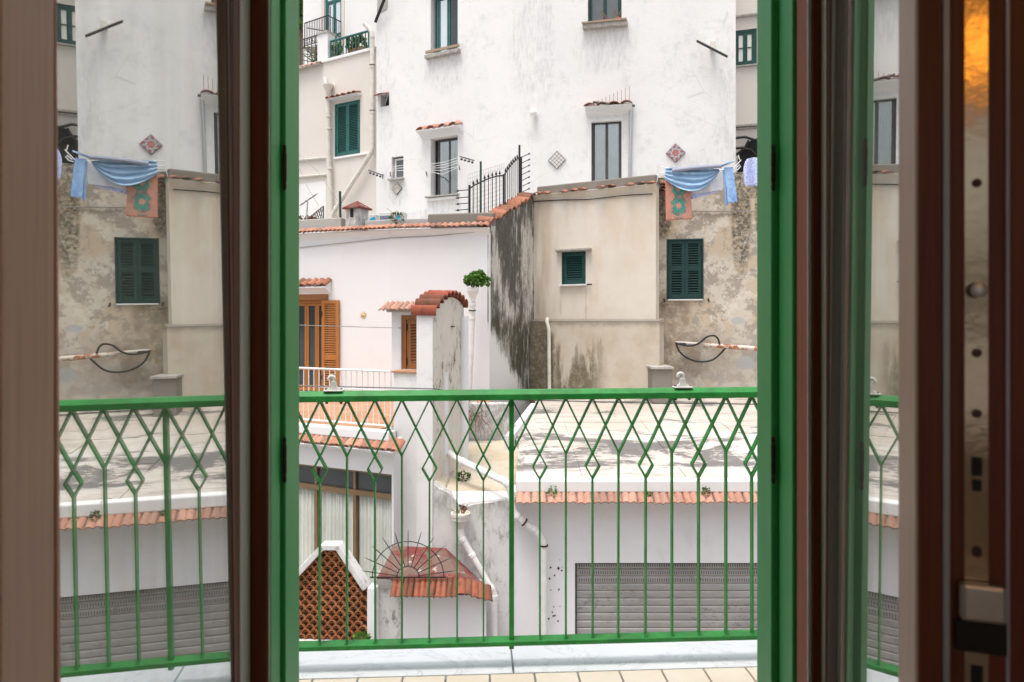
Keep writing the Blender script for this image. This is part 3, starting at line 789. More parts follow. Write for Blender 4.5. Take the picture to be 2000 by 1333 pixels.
def leaf(name, lab, hx, hy, ang, sgn, width, tilt, SW):
    """a glazed door leaf opened into the room; t runs from the hinge towards the viewer, n is the face seen"""
    tv = Vector((math.sin(ang) * -1, -math.cos(ang), 0)); nv = Vector((math.cos(ang) * sgn, -math.sin(ang) * sgn, 0))
    if nv.x * sgn < 0: nv = -nv
    g = Vector((hx, hy, 0)); t = thing(name, lab, 'door', g + tv * (width / 2))
    def bx(nm, mat, t0, t1, z0, z1, n0, n1, bev=.003): return part(MB().boxf(g + tv * t0 + nv * n0 + Z_ * z0, tv * (t1 - t0), nv * (n1 - n0), Z_ * (z1 - z0)), nm, mat, t, bevel=bev)
    zlo, zhi = .02, 2.23
    bx('hinge_seal', GREYSEAL, -.016, -.0145, zlo, zhi, -.045, .0, 0)
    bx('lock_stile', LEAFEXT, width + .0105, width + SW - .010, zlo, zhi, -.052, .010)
    bx('bottom_rail', MAHOG, -.012, width + .012, zlo, .16, -.050, .008); bx('top_rail', MAHOG, -.012, width + .012, zhi - .1, zhi, -.050, .008)
    for a, b in ((-.014, .0), (width, width + .010)):
        m = MB(); e0, e1 = (a, b) if a < 0 else (b, a)     # sloping glazing bead
        o0, o1 = math.tan(tilt) * (.16 - 1.2) + .003, math.tan(tilt) * (2.13 - 1.2) + .003
        m.hexa([g + tv * e0 + nv * -.052 + Z_ * .16, g + tv * e1 + nv * -.052 + Z_ * .16, g + tv * e1 + nv * o0 + Z_ * .16, g + tv * e0 + nv * (max(.008, o0) if a > 0 else o0) + Z_ * .16,
                g + tv * e0 + nv * -.052 + Z_ * 2.13, g + tv * e1 + nv * -.052 + Z_ * 2.13, g + tv * e1 + nv * o1 + Z_ * 2.13, g + tv * e0 + nv * (max(.008, o1) if a > 0 else o1) + Z_ * 2.13])
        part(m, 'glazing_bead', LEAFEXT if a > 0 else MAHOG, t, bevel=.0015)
    for k in range(2):                                     # double glazing, two panes
        n0 = .001 - .025 * k
        # the panes sit a little out of plumb in the sash
        c = g + nv * n0 + Z_ * 1.2; up = (Z_ + nv * math.tan(tilt)).normalized(); th = nv * .004
        part(MB().boxf(c + tv * .0005 - up * 1.03 - th, tv * (width - .001), th, up * 1.95), 'glass_pane', DOORGLASS, t)
    return t, g, tv, nv, bx
LL = leaf('glazed_door_leaf', 'brown wooden door leaf with a broad glass pane mirroring the green shuttered window', -.4558, 1.10, R(-6.15), 1, .510, R(-.6), .095)
RL = leaf('glazed_door_leaf', 'brown wooden door leaf with narrow glass pane and a steel lock plate on its edge', .4955, 1.0647, R(17.5), -1, .482, R(-.3), .081)
# edge of the leaf with the lock: rebate steps, lock plate, screws, bolt holes, handle
t, g, tv, nv, bx = RL
W = .482; e = W + .073
def ex(px):                                 # depth across the edge from its column in the photo
    n = 0.0
    p0 = g + tv * e; u = (px - 1000) / F
    return -((u * p0.y - p0.x) / (nv.x - u * nv.y))
bx('edge_groove', BLUEGLINT, e - .004, e + .0015, .02, 2.23, -ex(1855), -ex(1841), .0008)
bx('edge_face', MAHOG, e - .004, e + .001, .02, 2.23, -ex(1840), .009, .001)
bx('edge_step', MAHOG, e - .004, e + .0005, .02, 2.23, -ex(1962), -ex(1856), .001)
bx('edge_groove', BLUEGLINT, e - .004, e + .0015, .02, 2.23, -ex(1972), -ex(1963), .0008)
bx('edge_back', MAHOG, e - .022, e - .0005, .02, 2.23, -.100, -ex(1973), .001)
bx('lock_plate', BRASSY, e - .003, e + .0018, .2, 2.1, -ex(1930), -ex(1881), .0006)
pl = [o for o in t.children if o.name.startswith('lock_plate')][0]
pd = g + tv * (e + .0018); ec = -ex(1906)
def zed(py): return CZ + (HZ - py) / F * (pd + nv * ec).y
kn = MB(); c = pd + nv * ec + Z_ * zed(567); kn.lathe(c, [(.0038, 0), (.0038, .003), (.0060, .004), (.0060, .006), (.003, .007)], 14, tv)
part(kn, 'roller_pin', ALU, pl, smooth=40)
for py in (358, 690, 808, 1080, 1075):
    part(MB().lathe(pd + nv * ec + Z_ * zed(py) - tv * .0004, [(.0035, 0), (.0035, .0008), (.0015, .0010)], 10, tv), 'screw', HINGE, pl)
for a, b, wd in ((893, 930, .0035), (937, 960, .003), (1300, 1345, .004)):
    part(MB().boxf(pd + nv * (ec - wd) + Z_ * zed(b), nv * wd * 2, tv * .0006, Z_ * (zed(a) - zed(b))), 'slot', RUBBER, pl)
lb = MB(); lb.boxf(pd + nv * (ec - .017) + Z_ * zed(1208), nv * .030, tv * .010, Z_ * (zed(1135) - zed(1208))); part(lb, 'latch_bolt', ALU, pl, bevel=.003)
lb = MB(); lb.boxf(pd + nv * (ec - .019) + Z_ * zed(1272), nv * .034, tv * .004, Z_ * (zed(1212) - zed(1272))); part(lb, 'latch_recess', RUBBER, pl, bevel=.001)

# lit pendant lamp in the room (its glow shows in the lock plate)
lt = thing('pendant_lamp', 'glowing amber globe lamp hanging in the room, mirrored in the lock plate', 'lamp', (.36, -2.2, 2.22))
AMB = bpy.data.materials.new('glowing_amber_glass'); AMB.use_nodes = True; pb = AMB.node_tree.nodes['Principled BSDF']; pb.inputs['Base Color'].default_value = (.8, .5, .2, 1); pb.inputs['Emission Color'].default_value = (1, .40, .035, 1); pb.inputs['Emission Strength'].default_value = 7.0
part(MB().lathe((.34, -2.2, 2.24), [(.002 if i in (0, 10) else .10 * math.sin(math.pi * i / 10), .12 - .12 * math.cos(math.pi * i / 10)) for i in range(11)], 18), 'globe', AMB, lt, smooth=80)
part(MB().tube([Vector((.34, -2.2, 2.478)), Vector((.34, -2.2, 2.70))], .006, 6), 'cord', CABLE, lt)
part(MB().lathe((.34, -2.2, 2.46), [(.05, 0), (.05, .03), (.02, .05)], 12), 'cap', IRONG, lt, smooth=40)

# ================================================================== the houses opposite
BASE = STREET
def pipe(mb, pts, r, seg=10):
    """pipe run with rounded bends"""
    out = [pts[0]]
    for i in range(1, len(pts) - 1):
        p = pts[i]; a = (pts[i - 1] - p); b = (pts[i + 1] - p); d = min(r * 2.0, a.length * .45, b.length * .45); a.normalize(); b.normalize()
        p0, p1 = p + a * d, p + b * d
        out += [p0, p0.lerp(p, .5).lerp(p.lerp(p1, .5), .35), p0.lerp(p, .5).lerp(p.lerp(p1, .5), .65), p1]
    out.append(pts[-1]); return mb.tube(out, r, seg)
def collar(parent, p, d, r, mat, name='collar'):
    d = d.normalized(); part(MB().lathe(p - d * .03, [(r * 1.02, 0), (r * 1.16, .006), (r * 1.16, .054), (r * 1.02, .06)], 12, d), name, mat, parent, smooth=40)
def clip(parent, p, d, r, w):
    part(MB().lathe(p - d.normalized() * .012, [(r * 1.05, 0), (r * 1.22, .002), (r * 1.22, .022), (r * 1.05, .024)], 12, d.normalized()), 'clip', HINGE, parent)
def sill(w, parent, x0, y0, x1, y1, mat=STONE, proj=.12, n=0.0, name='sill'):
    s0, s1, z0, z1 = w.rect(x0, y0, x1, y1); return part(MB().wbox(w, s0, s1, z0, z1, n - .05, n + proj), name, mat, parent, bevel=.008)
def canopy(w, parent, s0, s1, z, proj, n, me=T_CANAL, mat=TILE, drop=.10, th=.05, curve=True, slabmat=WHITE2):
    """a small tiled hood on a moulded bracket"""
    m = MB(); prof = [(0, -th - .16), (.05, -th - .10), (proj * .55, -th - .03), (proj - .03, -th), (proj - .03, -.012), (0, drop - .02)] if curve else [(0, -th), (proj - .03, -th), (proj - .03, -.012), (0, drop - .02)]
    m.prism([w.P(s0 + .03, z + b, a) for a, b in prof], w.t * (s1 - s0 - .06)); c = part(m, 'hood', slabmat, parent)
    tile_row(c, w.P(s0, z + drop + .01, .005), w.P(s1, z + drop + .01, .005), w.n * proj - Z_ * drop, n, me, mat)
    return c
def lines_between(name, parent, ps, r, mat): return part(MB().tube(ps, r, 5), name, mat, parent)

# ------------------------------------------------------------------ tall white house
TA, TM1, TM2, TB = (735, 22.6), (1008, 20.18), (1052, 19.87), (1437, 18.7)
t1, t2, t3 = Wall(TA, TM1), Wall(TM1, TM2), Wall(TM2, TB)
tower = thing('tall_white_house', 'tall whitewashed house with scattered small windows filling the upper middle', 'house', (t2.A.x, t2.A.y + 3, BASE))
ZTOP = 15.5
w1 = t1.rect(841, -14, 894, 104); w2 = t1.rect(841, 268, 894, 384); w3 = t1.rect(765, 306, 788, 350); w4 = t1.rect(743, 184, 760, 208)
part(wallmesh(t1, 0, t1.L, BASE, ZTOP, .8, [(*w1, .3), (*w2, .28), (*w3, .2), (*w4, .3)]), 'wall', WHITE, tower)
part(wallmesh(t2, 0, t2.L, BASE, ZTOP, .8), 'wall', WHITE, tower)
w5 = t3.rect(1148, -70, 1214, 49); w6 = t3.rect(1155, 233, 1214, 372)
part(wallmesh(t3, 0, t3.L, BASE, ZTOP, .8, [(*w5, .3), (*w6, .25)]), 'wall', WHITE, tower)
# its far flank, going back from the corner by the balcony terrace
fl = MB(); c = t3.P(t3.L, 0); fl.boxf(t3.P(t3.L - .01, BASE, -.7), t3.n * -5, t3.t * -.6, Z_ * (ZTOP - BASE)); part(fl, 'side_wall', WHITE, tower)
fl = MB(); fl.boxf(t1.P(.01, BASE, -.7), t1.n * -6, t1.t * .6, Z_ * (ZTOP - BASE)); part(fl, 'side_wall', WHITE, tower)
part(MB().poly([t1.P(0, ZTOP, .2), t1.P(t1.L, ZTOP, .2), t3.P(0, ZTOP, .2), t3.P(t3.L, ZTOP, .2), t3.P(t3.L, ZTOP, -5.5), t1.P(0, ZTOP, -6.5)]), 'roof', CEMENT, tower, thick=.2)
casement(t1, tower, (w1[0] + .12, w1[1], w1[2] + .02, w1[3]), -.16, TEAL2, [MIRRORP, GLASSD], 2, .07)
part(MB().wbox(t1, *t1.rect(834, 103, 900, 110)[:2], t1.zz(868, 111), t1.zz(868, 104), -.05, .16), 'sill', STONE, tower, bevel=.01)
a = t1.rect(836, 96, 901, 101); part(MB().wbox(t1, a[0], a[1], a[2], a[3], .10, .15), 'sill_board', OLDWOOD, tower, bevel=.004)
f2 = casement(t1, tower, (w2[0] + .14, w2[1], w2[2] + .015, w2[3] - .02), -.2, IRONG, SEMI, 2, .035, .04)
DRAPE = plain('grey_lace_drape', (.34, .36, .37), .9, .1, 0, .15, 4); LDRAPE = plain('pale_drape', (.50, .53, .53), .9, .1, 0, .12, 4)
def drape(w, s0, s1, z0, z1, n, mat=None, ph=0.0, gather=0.0):
    m = MB(); m.grid(lambda u, v: w.P(s0 + (s1 - s0) * u * (1 - gather * (1 - v) ** 2), z0 + (z1 - z0) * v, n + .02 * math.sin(u * 30 + ph)), 40, 6); part(m, 'drape', mat or DRAPE, tower, smooth=180, thick=.004)
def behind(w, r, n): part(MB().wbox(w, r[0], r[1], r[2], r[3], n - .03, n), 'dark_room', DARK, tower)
drape(t1, w2[0] + .16, w2[1] - .28, w2[2] + .03, w2[3] - .04, -.25, None, 0, .5); drape(t1, w2[1] - .2, w2[1] - .02, w2[2] + .03, w2[3] - .04, -.25, None, 2); behind(t1, w2, -.30)
drape(t3, w6[0] + .06, w6[0] + .40, w6[2], w6[3] - .06, -.20, LDRAPE); drape(t3, w6[1] - .38, w6[1] - .05, w6[2], w6[3] - .06, -.20, LDRAPE, 1.5); behind(t3, w6, -.28)
sill(t1, tower, 834, 382, 897, 385, STONE, .14); sill(t1, tower, 838, 386, 893, 391, WHITE2, .09, name='sill_moulding')
a = t1.rect(822, 246, 906, 255); canopy(t1, tower, a[0], a[1], t1.zz(864, 254), .32, 4, tile_mesh('hood_tile', .34, .34, .085), TILE)
casement(t1, tower, (w3[0] + .06, w3[1] - .005, w3[2] + .02, w3[3] - .05), -.08, PAINTW, SCREEN, 1, .03, .04)
sill(t1, tower, 761, 349, 790, 353, CEMENT, .12)
part(MB().wbox(t1, w4[0] - .0, w4[1], w4[2], w4[3], -.3, -.26), 'vent_recess', DARK, tower)
tile_row(tower, t1.at(736, 187), t1.at(761, 181), t1.n * 1 - Z_ * .3, 1, tile_mesh('vent_tile', .5, .22, .03), TILED)
vm = MB(); vs = (w4[0] + w4[1]) / 2; vm.tube([t1.P(vs + .1, w4[3], .03), t1.P(vs + .12, w4[2] + .25, .04), t1.P(vs + .02, w4[2] + .02, .02)], .02, 6); part(vm, 'vent_cable', GREYCABLE, tower, smooth=60)
# broken render with an iron strut
bp = t1.rect(737, -20, 757, 24); m = MB(); m.prism([t1.at(x, y, .012) for x, y in ((736, 25), (745, 24), (754, 19), (757, 14), (757, -20), (738, -20))], t1.n * -.03); part(m, 'bare_patch', CEMENT, tower)
m = MB(); m.tube([t1.at(755, -12, .25), t1.at(733, 44, .08)], .05, 8); part(m, 'iron_strut', IRON, tower, smooth=50)
casement(t3, tower, (w5[0], w5[1], w5[2] + .02, w5[3]), -.14, DKGREEN, SCREEN, 2, .06)
sill(t3, tower, 1139, 48, 1226, 57, STONE, .18)
m = MB(); m.bar(t3.at(1136, 45.5, .2), t3.at(1224, 37, .2), .05, .05, Z_); part(m, 'sill_board', OLDWOOD, tower, bevel=.004)
casement(t3, tower, (w6[0], w6[1], w6[2], w6[3]), -.12, IRONG, SEMI, 2, .05, .05)
part(MB().wbox(t3, w6[0], w6[1], w6[3] - .07, w6[3] + .02, -.10, .02), 'blind_box', PAINTW, tower, bevel=.006)
for q in (w6[0] - .05, w6[1]): part(MB().wbox(t3, q, q + .05, w6[2], w6[3], -.10, .008), 'white_surround', PAINTW, tower)
a = t3.rect(1143, 204, 1237, 212); canopy(t3, tower, a[0], a[1], t3.zz(1190, 211), .34, 4, tile_mesh('hood_tile', .33, .36, .07), TILEP, .05)

# things on the tall house
def planter(x, y, wpx, lab, name='flower_box', long=True):
    s = t3.s(x); z = t3.zz(x, y); t = thing(name, lab, 'planter', t3.P(s, z, .1)); m = MB()
    if long:
        w = wpx / F * 19.2; m.hexa([t3.P(s - w / 2, z, .03), t3.P(s + w / 2, z, .03), t3.P(s + w / 2, z, .15), t3.P(s - w / 2, z, .15), t3.P(s - w / 2 - .03, z + .11, .01), t3.P(s + w / 2 + .03, z + .11, .01), t3.P(s + w / 2 + .03, z + .11, .17), t3.P(s - w / 2 - .03, z + .11, .17)])
    else: m.lathe(t3.P(s, z, .09), [(.06, 0), (.085, .12), (.095, .12), (.095, .15), (.08, .15), (.075, .13)], 14)
    part(m, 'pot', POT, t, smooth=40, bevel=.006)
    tw = MB()
    for k in range(5):
        q = t3.P(s + random.uniform(-.05, .05), z + .1, .09); tw.tube([q, q + Vector((random.uniform(-.08, .08), 0, .14)), q + Vector((random.uniform(-.2, .12), 0, .3))], .006, 4)
    part(tw, 'dry_stem', DRY, t, kind='stuff')
planter(1186, 50.5, 30, 'long terracotta flower box on the topmost sill of the tall house')
planter(1208, 49.5, 12, 'small round terracotta pot at the end of the topmost window sill', 'flower_pot', False)

lamp = thing('wall_lamp', 'round white globe lamp on the wall of the tall white house', 'lamp', t2.at(1042, 224, .1))
c = t2.at(1042, 221, .14); part(MB().lathe(c - t2.n * .14, [(.035, 0), (.035, .04), (.03, .05)], 12, t2.n), 'base', PAINTW, lamp, smooth=40)
m = MB(); m.lathe(c - Z_ * .115, [(.001 if i in (0, 10) else .115 * math.sin(math.pi * i / 10), .115 - .115 * math.cos(math.pi * i / 10)) for i in range(11)], 18); part(m, 'globe', LAMPG, lamp, smooth=80)

def ceramic(w, cx, cy, half, mat, lab):
    s, z = w.s(cx), w.zz(cx, cy); h = half / F * w.hit(cx)[1]; t = thing('ceramic_panel', lab, 'ceramic tile', w.P(s, z - h, .01), 'diamond ceramic panels')
    part(MB().prism([w.P(s, z - h, .002), w.P(s + h, z, .002), w.P(s, z + h, .002), w.P(s - h, z, .002)], w.n * .035), 'backing', IRONG, t)
    o = bpy.data.objects.new('ceramic_face', None); 
    g = h - .012
    m = MB(); k = (g / math.sqrt(2)); ax = (w.t + Z_).normalized(); ay = (Z_ - w.t).normalized()
    me = MB().box(-k, k, -k, k, 0, .006).mesh('ceramic_face'); me.materials.append(mat); bpy.data.objects.remove(o)
    piece(me, 'ceramic_face', mat, t, frame(w.P(s, z, .0375), ax, ay, w.n)); return t
def pat_star():
    t = NT('star_pattern_majolica', .25, .5); v = t.obj(); s = t.sep(v)
    x, y = t.math('ABSOLUTE', s[0]), t.math('ABSOLUTE', s[1]); mxx = t.math('MAXIMUM', x, y); di = t.math('MULTIPLY', t.math('ADD', x, y), .7071); star = t.math('MINIMUM', mxx, di)
    rr = t.math('SQRT', t.math('ADD', t.math('MULTIPLY', x, x), t.math('MULTIPLY', y, y)))
    starm = t.math('MAXIMUM', t.math('MINIMUM', mxx, di), 0.0)
    c = (.40, .12, .10)
    c = t.mix(t.ramp(starm, .128, .122), c, (.03, .03, .10)); c = t.mix(t.ramp(starm, .112, .106), c, (.55, .54, .56)); c = t.mix(t.mul(t.ramp(t.math('SINE', t.math('MULTIPLY', t.math('ARCTAN2', s[0], s[1]), 8)), -.1, .1), t.ramp(rr, .085, .09)), c, (.36, .36, .40))
    c = t.mix(t.ramp(rr, .098, .092), c, (.40, .12, .11)); c = t.mix(t.mul(t.ramp(t.voro(60, v=v), .30, .2), t.ramp(rr, .09, .085)), c, (.6, .5, .5))
    return t.out(c)
def pat_grid():
    t = NT('dark_grid_majolica', .25, .5); v = t.obj(); s = t.sep(v)
    a = t.math('PINGPONG', t.math('ADD', s[0], 5), .043); b = t.math('PINGPONG', t.math('ADD', s[1], 5), .043)
    d = t.math('SQRT', t.math('ADD', t.math('MULTIPLY', t.math('SUBTRACT', a, .0215), t.math('SUBTRACT', a, .0215)), t.math('MULTIPLY', t.math('SUBTRACT', b, .0215), t.math('SUBTRACT', b, .0215))))
    c = t.mix(t.ramp(t.math('MINIMUM', a, b), .008, .004), (.66, .63, .6), (.17, .12, .12))
    return t.out(t.mix(t.ramp(d, .004, .002), c, (.17, .12, .12)))
def pat_flor():
    t = NT('faded_floral_majolica', .3, .5); v = t.obj(); s = t.sep(v)
    x, y = t.math('ABSOLUTE', s[0]), t.math('ABSOLUTE', s[1])
    c = t.mix(t.ramp(t.noise(24, 4, .6, v=v), .48, .56), (.66, .62, .55), (.35, .27, .17)); c = t.mix(t.mul(t.ramp(t.noise(33, 3, .6, v=v, off=(4, 4, 0)), .56, .62), .9), c, (.15, .18, .28))
    return t.out(t.mix(t.ramp(t.math('MINIMUM', x, y), .008, .004), c, (.5, .47, .43)))
ceramic(t3, 1088, 313, 17.5, pat_grid(), 'diamond ceramic panel with a dark grid pattern on the tall white house')
ceramic(t3, 1319.5, 299.5, 18.5, pat_star(), 'diamond ceramic panel with red and blue star above the laundry')
ceramic(t1, 776, 369, 12.5, pat_flor(), 'small diamond ceramic panel with faded flowers under the tiny window')

ae = thing('wall_bracket', 'slanting white metal bar bracket high on the tall white house', 'bracket', t3.at(1391, 93, .2))
m = MB(); m.bar(t3.at(1359, 77, .28), t3.at(1422, 109, .28), .05, .06, t3.n); part(m, 'bar', PVC, ae, bevel=.01)
m = MB(); m.bar(t3.at(1361, 80.5, .29), t3.at(1421, 111.5, .29), .045, .06, t3.n); part(m, 'underside_shade', IRON, ae)  # the bar's shaded underside, put in as a black strip
m = MB(); m.boxf(t3.at(1386, 99, .0), t3.t * .14, t3.n * .26, Z_ * .16); part(m, 'wall_mount', PVC, ae, bevel=.01)

bs = thing('bird_spike_rail', 'grey pole and thin bird spikes beside the tiled hood of the glass door', 'bird spikes', t3.at(1233, 352, .06))
part(MB().tube([t3.at(1230, 356, .06), t3.at(1232.5, 208, .06)], .045, 8), 'upright', ALU, bs, smooth=50)
m = MB(); m.tube([t3.at(1158, 200, .32), t3.at(1240, 207, .1)], .035, 6); part(m, 'cross_tube', IRONG, bs, smooth=50)
for k in range(9):
    x = 1168 + k * 7.6; q = t3.at(x, 203 + k * .3, .3); part(MB().tube([q, t3.at(x + .3, 196 - 3.4 * k, .3)], .008, 4), 'spike', GREYCABLE, bs)

def drying_bracket(w, pts, lines, lab, extra=None):
    t = thing('drying_bracket', lab, 'drying rack', w.at(*pts[0]), 'iron washing line brackets on the tall house')
    for a in pts: 
        b = a[:2]; part(MB().tube([w.at(*b, .0), w.at(*b, .3), w.at(b[0] + a[2] * 20, b[1] + 8, .42)], .018, 6), 'arm', IRONG, t, smooth=50)
    for l in lines: part(MB().tube([w.at(x, y, .36) for x, y in l], .008, 4), 'line', PVCW, t)
    if extra:
        part(MB().tube([w.at(*q, .3) for q in extra], .022, 6), 'hook_bar', IRONG, t, smooth=50)
        for k in range(4):
            q = w.at(extra[0][0] + (extra[1][0] - extra[0][0]) * (k + .5) / 4, extra[0][1] + (extra[1][1] - extra[0][1]) * (k + .5) / 4, .3); part(MB().lathe(q - Z_ * .1, [(.03, 0), (.045, .03), (.03, .06)], 8), 'pulley', IRONG, t)
drying_bracket(t1, [(832, 336, .1), (896, 324, .1)], [[(838, 322), (868, 317), (895, 308)], [(838, 326), (868, 322), (895, 314)], [(838, 330), (868, 327), (895, 318)], [(832, 333), (862, 333), (897, 325)], [(840, 336), (864, 341), (896, 327)]],
    'washing line of white cords across the lower screened window', [(898, 306), (926, 314)])
drying_bracket(t1, [(748, 341, -.05), (762, 337, .05)], [[(764, 327), (788, 323)], [(764, 331), (788, 328)], [(764, 335), (788, 333)]],
    'short washing line across the tiny window of the tall house', [(720, 333), (746, 342)])

# ------------------------------------------------------------------ drain pipes on the tall house and the wing
def drain(name, lab, pts, r, mat, cols, clips=(), group='rainwater pipes'):
    t = thing(name, lab, 'drainpipe', pts[-1], group)
    part(pipe(MB(), pts, r, 12), 'pipe', mat, t, smooth=60)
    for i, f in cols: collar(t, pts[i].lerp(pts[i + 1], f), pts[i + 1] - pts[i], r, mat)
    for i, f in clips: clip(t, pts[i].lerp(pts[i + 1], f), pts[i + 1] - pts[i], r, None)
    return t
wg = Wall((585, 24.6), (731, 22.85))
drain('drainpipe', 'cream drainpipe running down the corner of the tall house then slanting across', [wg.at(712, 47, .25), wg.at(727, 62, .2), wg.at(727, 296, .16), wg.at(651, 416, .2), wg.at(648, 432, .2)], .075, PVC, [(1, .05), (1, .3), (1, .68), (2, .02), (2, .93)], [(1, .28), (1, .66)])
hp = thing('drainpipe', 'cream drainpipe with a funnel head left of the teal shutters', 'drainpipe', wg.at(643, 430, .15), 'rainwater pipes')
part(pipe(MB(), [wg.at(641, 172, .15), wg.at(641.5, 300, .15), wg.at(646, 432, .15)], .085, 12), 'pipe', PVC, hp, smooth=60)
part(MB().lathe(wg.at(641, 184, .17), [(.085, 0), (.09, .08), (.17, .27), (.185, .27), (.185, .33), (.16, .33)], 14), 'funnel', PVC, hp, smooth=40)
part(pipe(MB(), [wg.at(634, 153, .1), wg.at(637, 166, .16), wg.at(640, 170, .17)], .06, 8), 'spout', PVC, hp, smooth=60)
for y in (187, 228, 252, 330): collar(hp, wg.at(641 + (y - 172) * .02, y, .15), Z_, .085, PVC)
for y, hgt in ((312, 12), (345, 10)):
    m = MB(); m.tube([wg.at(560, y + 3, .05), wg.at(640, y - 4, .05)], .04, 6); solo(m, 'wall_conduit', PVC, 'thin cream conduit along the wing wall, ' + ('upper' if y < 330 else 'lower') + ' of the two', 'conduit', 'conduits on the wing wall', smooth=60)

# ------------------------------------------------------------------ cream wing with roof terrace
wing = thing('cream_wing', 'cream rendered house wing with teal louvred window and roof terrace', 'house', (wg.A.x, wg.A.y + 2, BASE))
wr = wg.rect(655, 200, 703, 303); ZW = 10.22
part(wallmesh(wg, -4, wg.L + .1, BASE, ZW, .6, [(*wr, .2)]), 'wall', CREAM, wing)
part(MB().wbox(wg, -4, wg.L + .1, ZW + .002, ZW + .10, -.6, .06), 'coping', WHITE2, wing, bevel=.01)
part(MB().wbox(wg, -4, wg.L + .1, ZW - .5, ZW - .3, -5, -.6), 'terrace_floor', CEMENT, wing)
# white lower panel of the wall, bottom left
a = wg.rect(585, 357, 637, 440); part(MB().wbox(wg, -3, a[1], -1, a[3], -.1, .012), 'painted_panel', BRIGHT, wing)
louvre_shutter(wg, wing, wr, .0, 2, TEAL2)
sill(wg, wing, 653, 303, 722, 307, WHITE2, .06)
a = wg.rect(645, 183, 708, 196); canopy(wg, wing, a[0], a[1], wg.zz(676, 191), .28, 6, T_CANAL, TILED, .06, .03, False)
for py, x0, x1 in ((232, 641, 650),): pass
# pillar, terrace railings, plants
pp = wg.rect(620, 78, 640, 130); m = MB(); m.wbox(wg, pp[0], pp[1], ZW + .1, ZW + 1.05, -.36, .0); part(m, 'pillar', WHITE2, wing); part(MB().wbox(wg, pp[0] - .03, pp[1] + .03, ZW + 1.05, ZW + 1.11, -.4, .04), 'pillar_cap', CEMENT, wing)
def railing(name, lab, p0, p1, z0, z1, n, mat, r=.014, group='terrace railings', top=.022, ends=True, low=.06):
    t = thing(name, lab, 'railing', (p0 + p1) / 2 + Z_ * z0, group)
    part(MB().tube([p0 + Z_ * z1, p1 + Z_ * z1], top, 6), 'top_rail', mat, t, smooth=50); part(MB().tube([p0 + Z_ * (z0 + low), p1 + Z_ * (z0 + low)], top * .8, 6), 'bottom_rail', mat, t, smooth=50)
    for k in range(n + 1):
        q = p0.lerp(p1, k / n); part(MB().tube([q + Z_ * (z0 + (0 if k in (0, n) else low)), q + Z_ * z1], r * (1.5 if k in (0, n) and ends else 1), 5), 'baluster', mat, t)
    return t
railing('terrace_railing', 'low teal railing with flower boxes on the roof terrace', wg.P(pp[1] + .05, 0, -.1), wg.P(wg.s(716), 0, -.1), ZW + .1, ZW + .75, 12, TEAL2, .02, top=.04)
railing('terrace_railing', 'grey iron railing on the roof terrace left of the white pillar', wg.P(-3, 0, -.1), wg.P(pp[0], 0, -.1), ZW + .1, ZW + 1.1, 20, IRONG, .016, top=.022)
part(MB().wbox(wg, -3.6, pp[0] + .25, ZW - .06, ZW - .03, .0, .2), 'eave_board', CEMENT, wing)
tile_row(wing, wg.P(-3.6, ZW + .06, .0), wg.P(pp[0] + .3, ZW + .06, .0), wg.n * 1 - Z_ * .5, 20, T_SMALL, TILE)
for k, (x, y, wpx) in enumerate(((653, 118, 22), (690, 104, 20), (706, 100, 14))):
    q = wg.at(x, y - 2, -.35); t = thing('flower_box', ('terracotta flower box behind the teal railing, nearest the white pillar', 'terracotta flower box behind the middle of the teal railing', 'terracotta flower box behind the teal railing, nearest the drainpipe')[k], 'planter', q, 'flower boxes on the roof terrace')
    w_ = wpx / F * 23.5; m = MB(); m.boxf(q - wg.t * w_ / 2 - wg.n * .1 - Z_ * .16, wg.t * w_, wg.n * .2, Z_ * .24); part(m, 'box', POT, t, bevel=.02)
    m = leaf_cluster(MB(), q + Z_ * .24, (w_ * .45, .18, .22), 90, .15); part(m, 'foliage', LEAF2, t, kind='stuff')
q = wg.at(616, 118, -.5); t = thing('terrace_plant', 'yucca like potted plant behind the white terrace pillar', 'plant', q - Z_ * .4)
m = MB()
for k in range(34):
    a = random.uniform(0, 6.28); l = random.uniform(.4, .75); d = Vector((math.cos(a), math.sin(a), random.uniform(.1, 1.2))).normalized(); p0 = q + Z_ * random.uniform(-.2, .5); sd = d.cross(Z_).normalized() * .03
    m.poly([p0 - sd, p0 + sd, p0 + d * l * .6 + sd * .8 - Z_ * .05, p0 + d * l - Z_ * .2 * l, p0 + d * l * .6 - sd * .8 - Z_ * .05])
part(m, 'leaves', LEAF2, t, kind='stuff'); part(MB().tube([q - Z_ * .6, q + Z_ * .4], .05, 6), 'stem', DRY, t)
q = wg.at(646, 98, -.6); t = thing('terrace_plant', 'leafy green potted plant right of the white terrace pillar', 'plant', q - Z_ * .4)
part(leaf_cluster(MB(), q, (.34, .3, .4), 160, .2), 'foliage', LEAF, t, kind='stuff'); part(MB().lathe(q - Z_ * .75, [(.12, 0), (.17, .3), (.18, .3), (.18, .34)], 12), 'pot', POT, t, smooth=40)

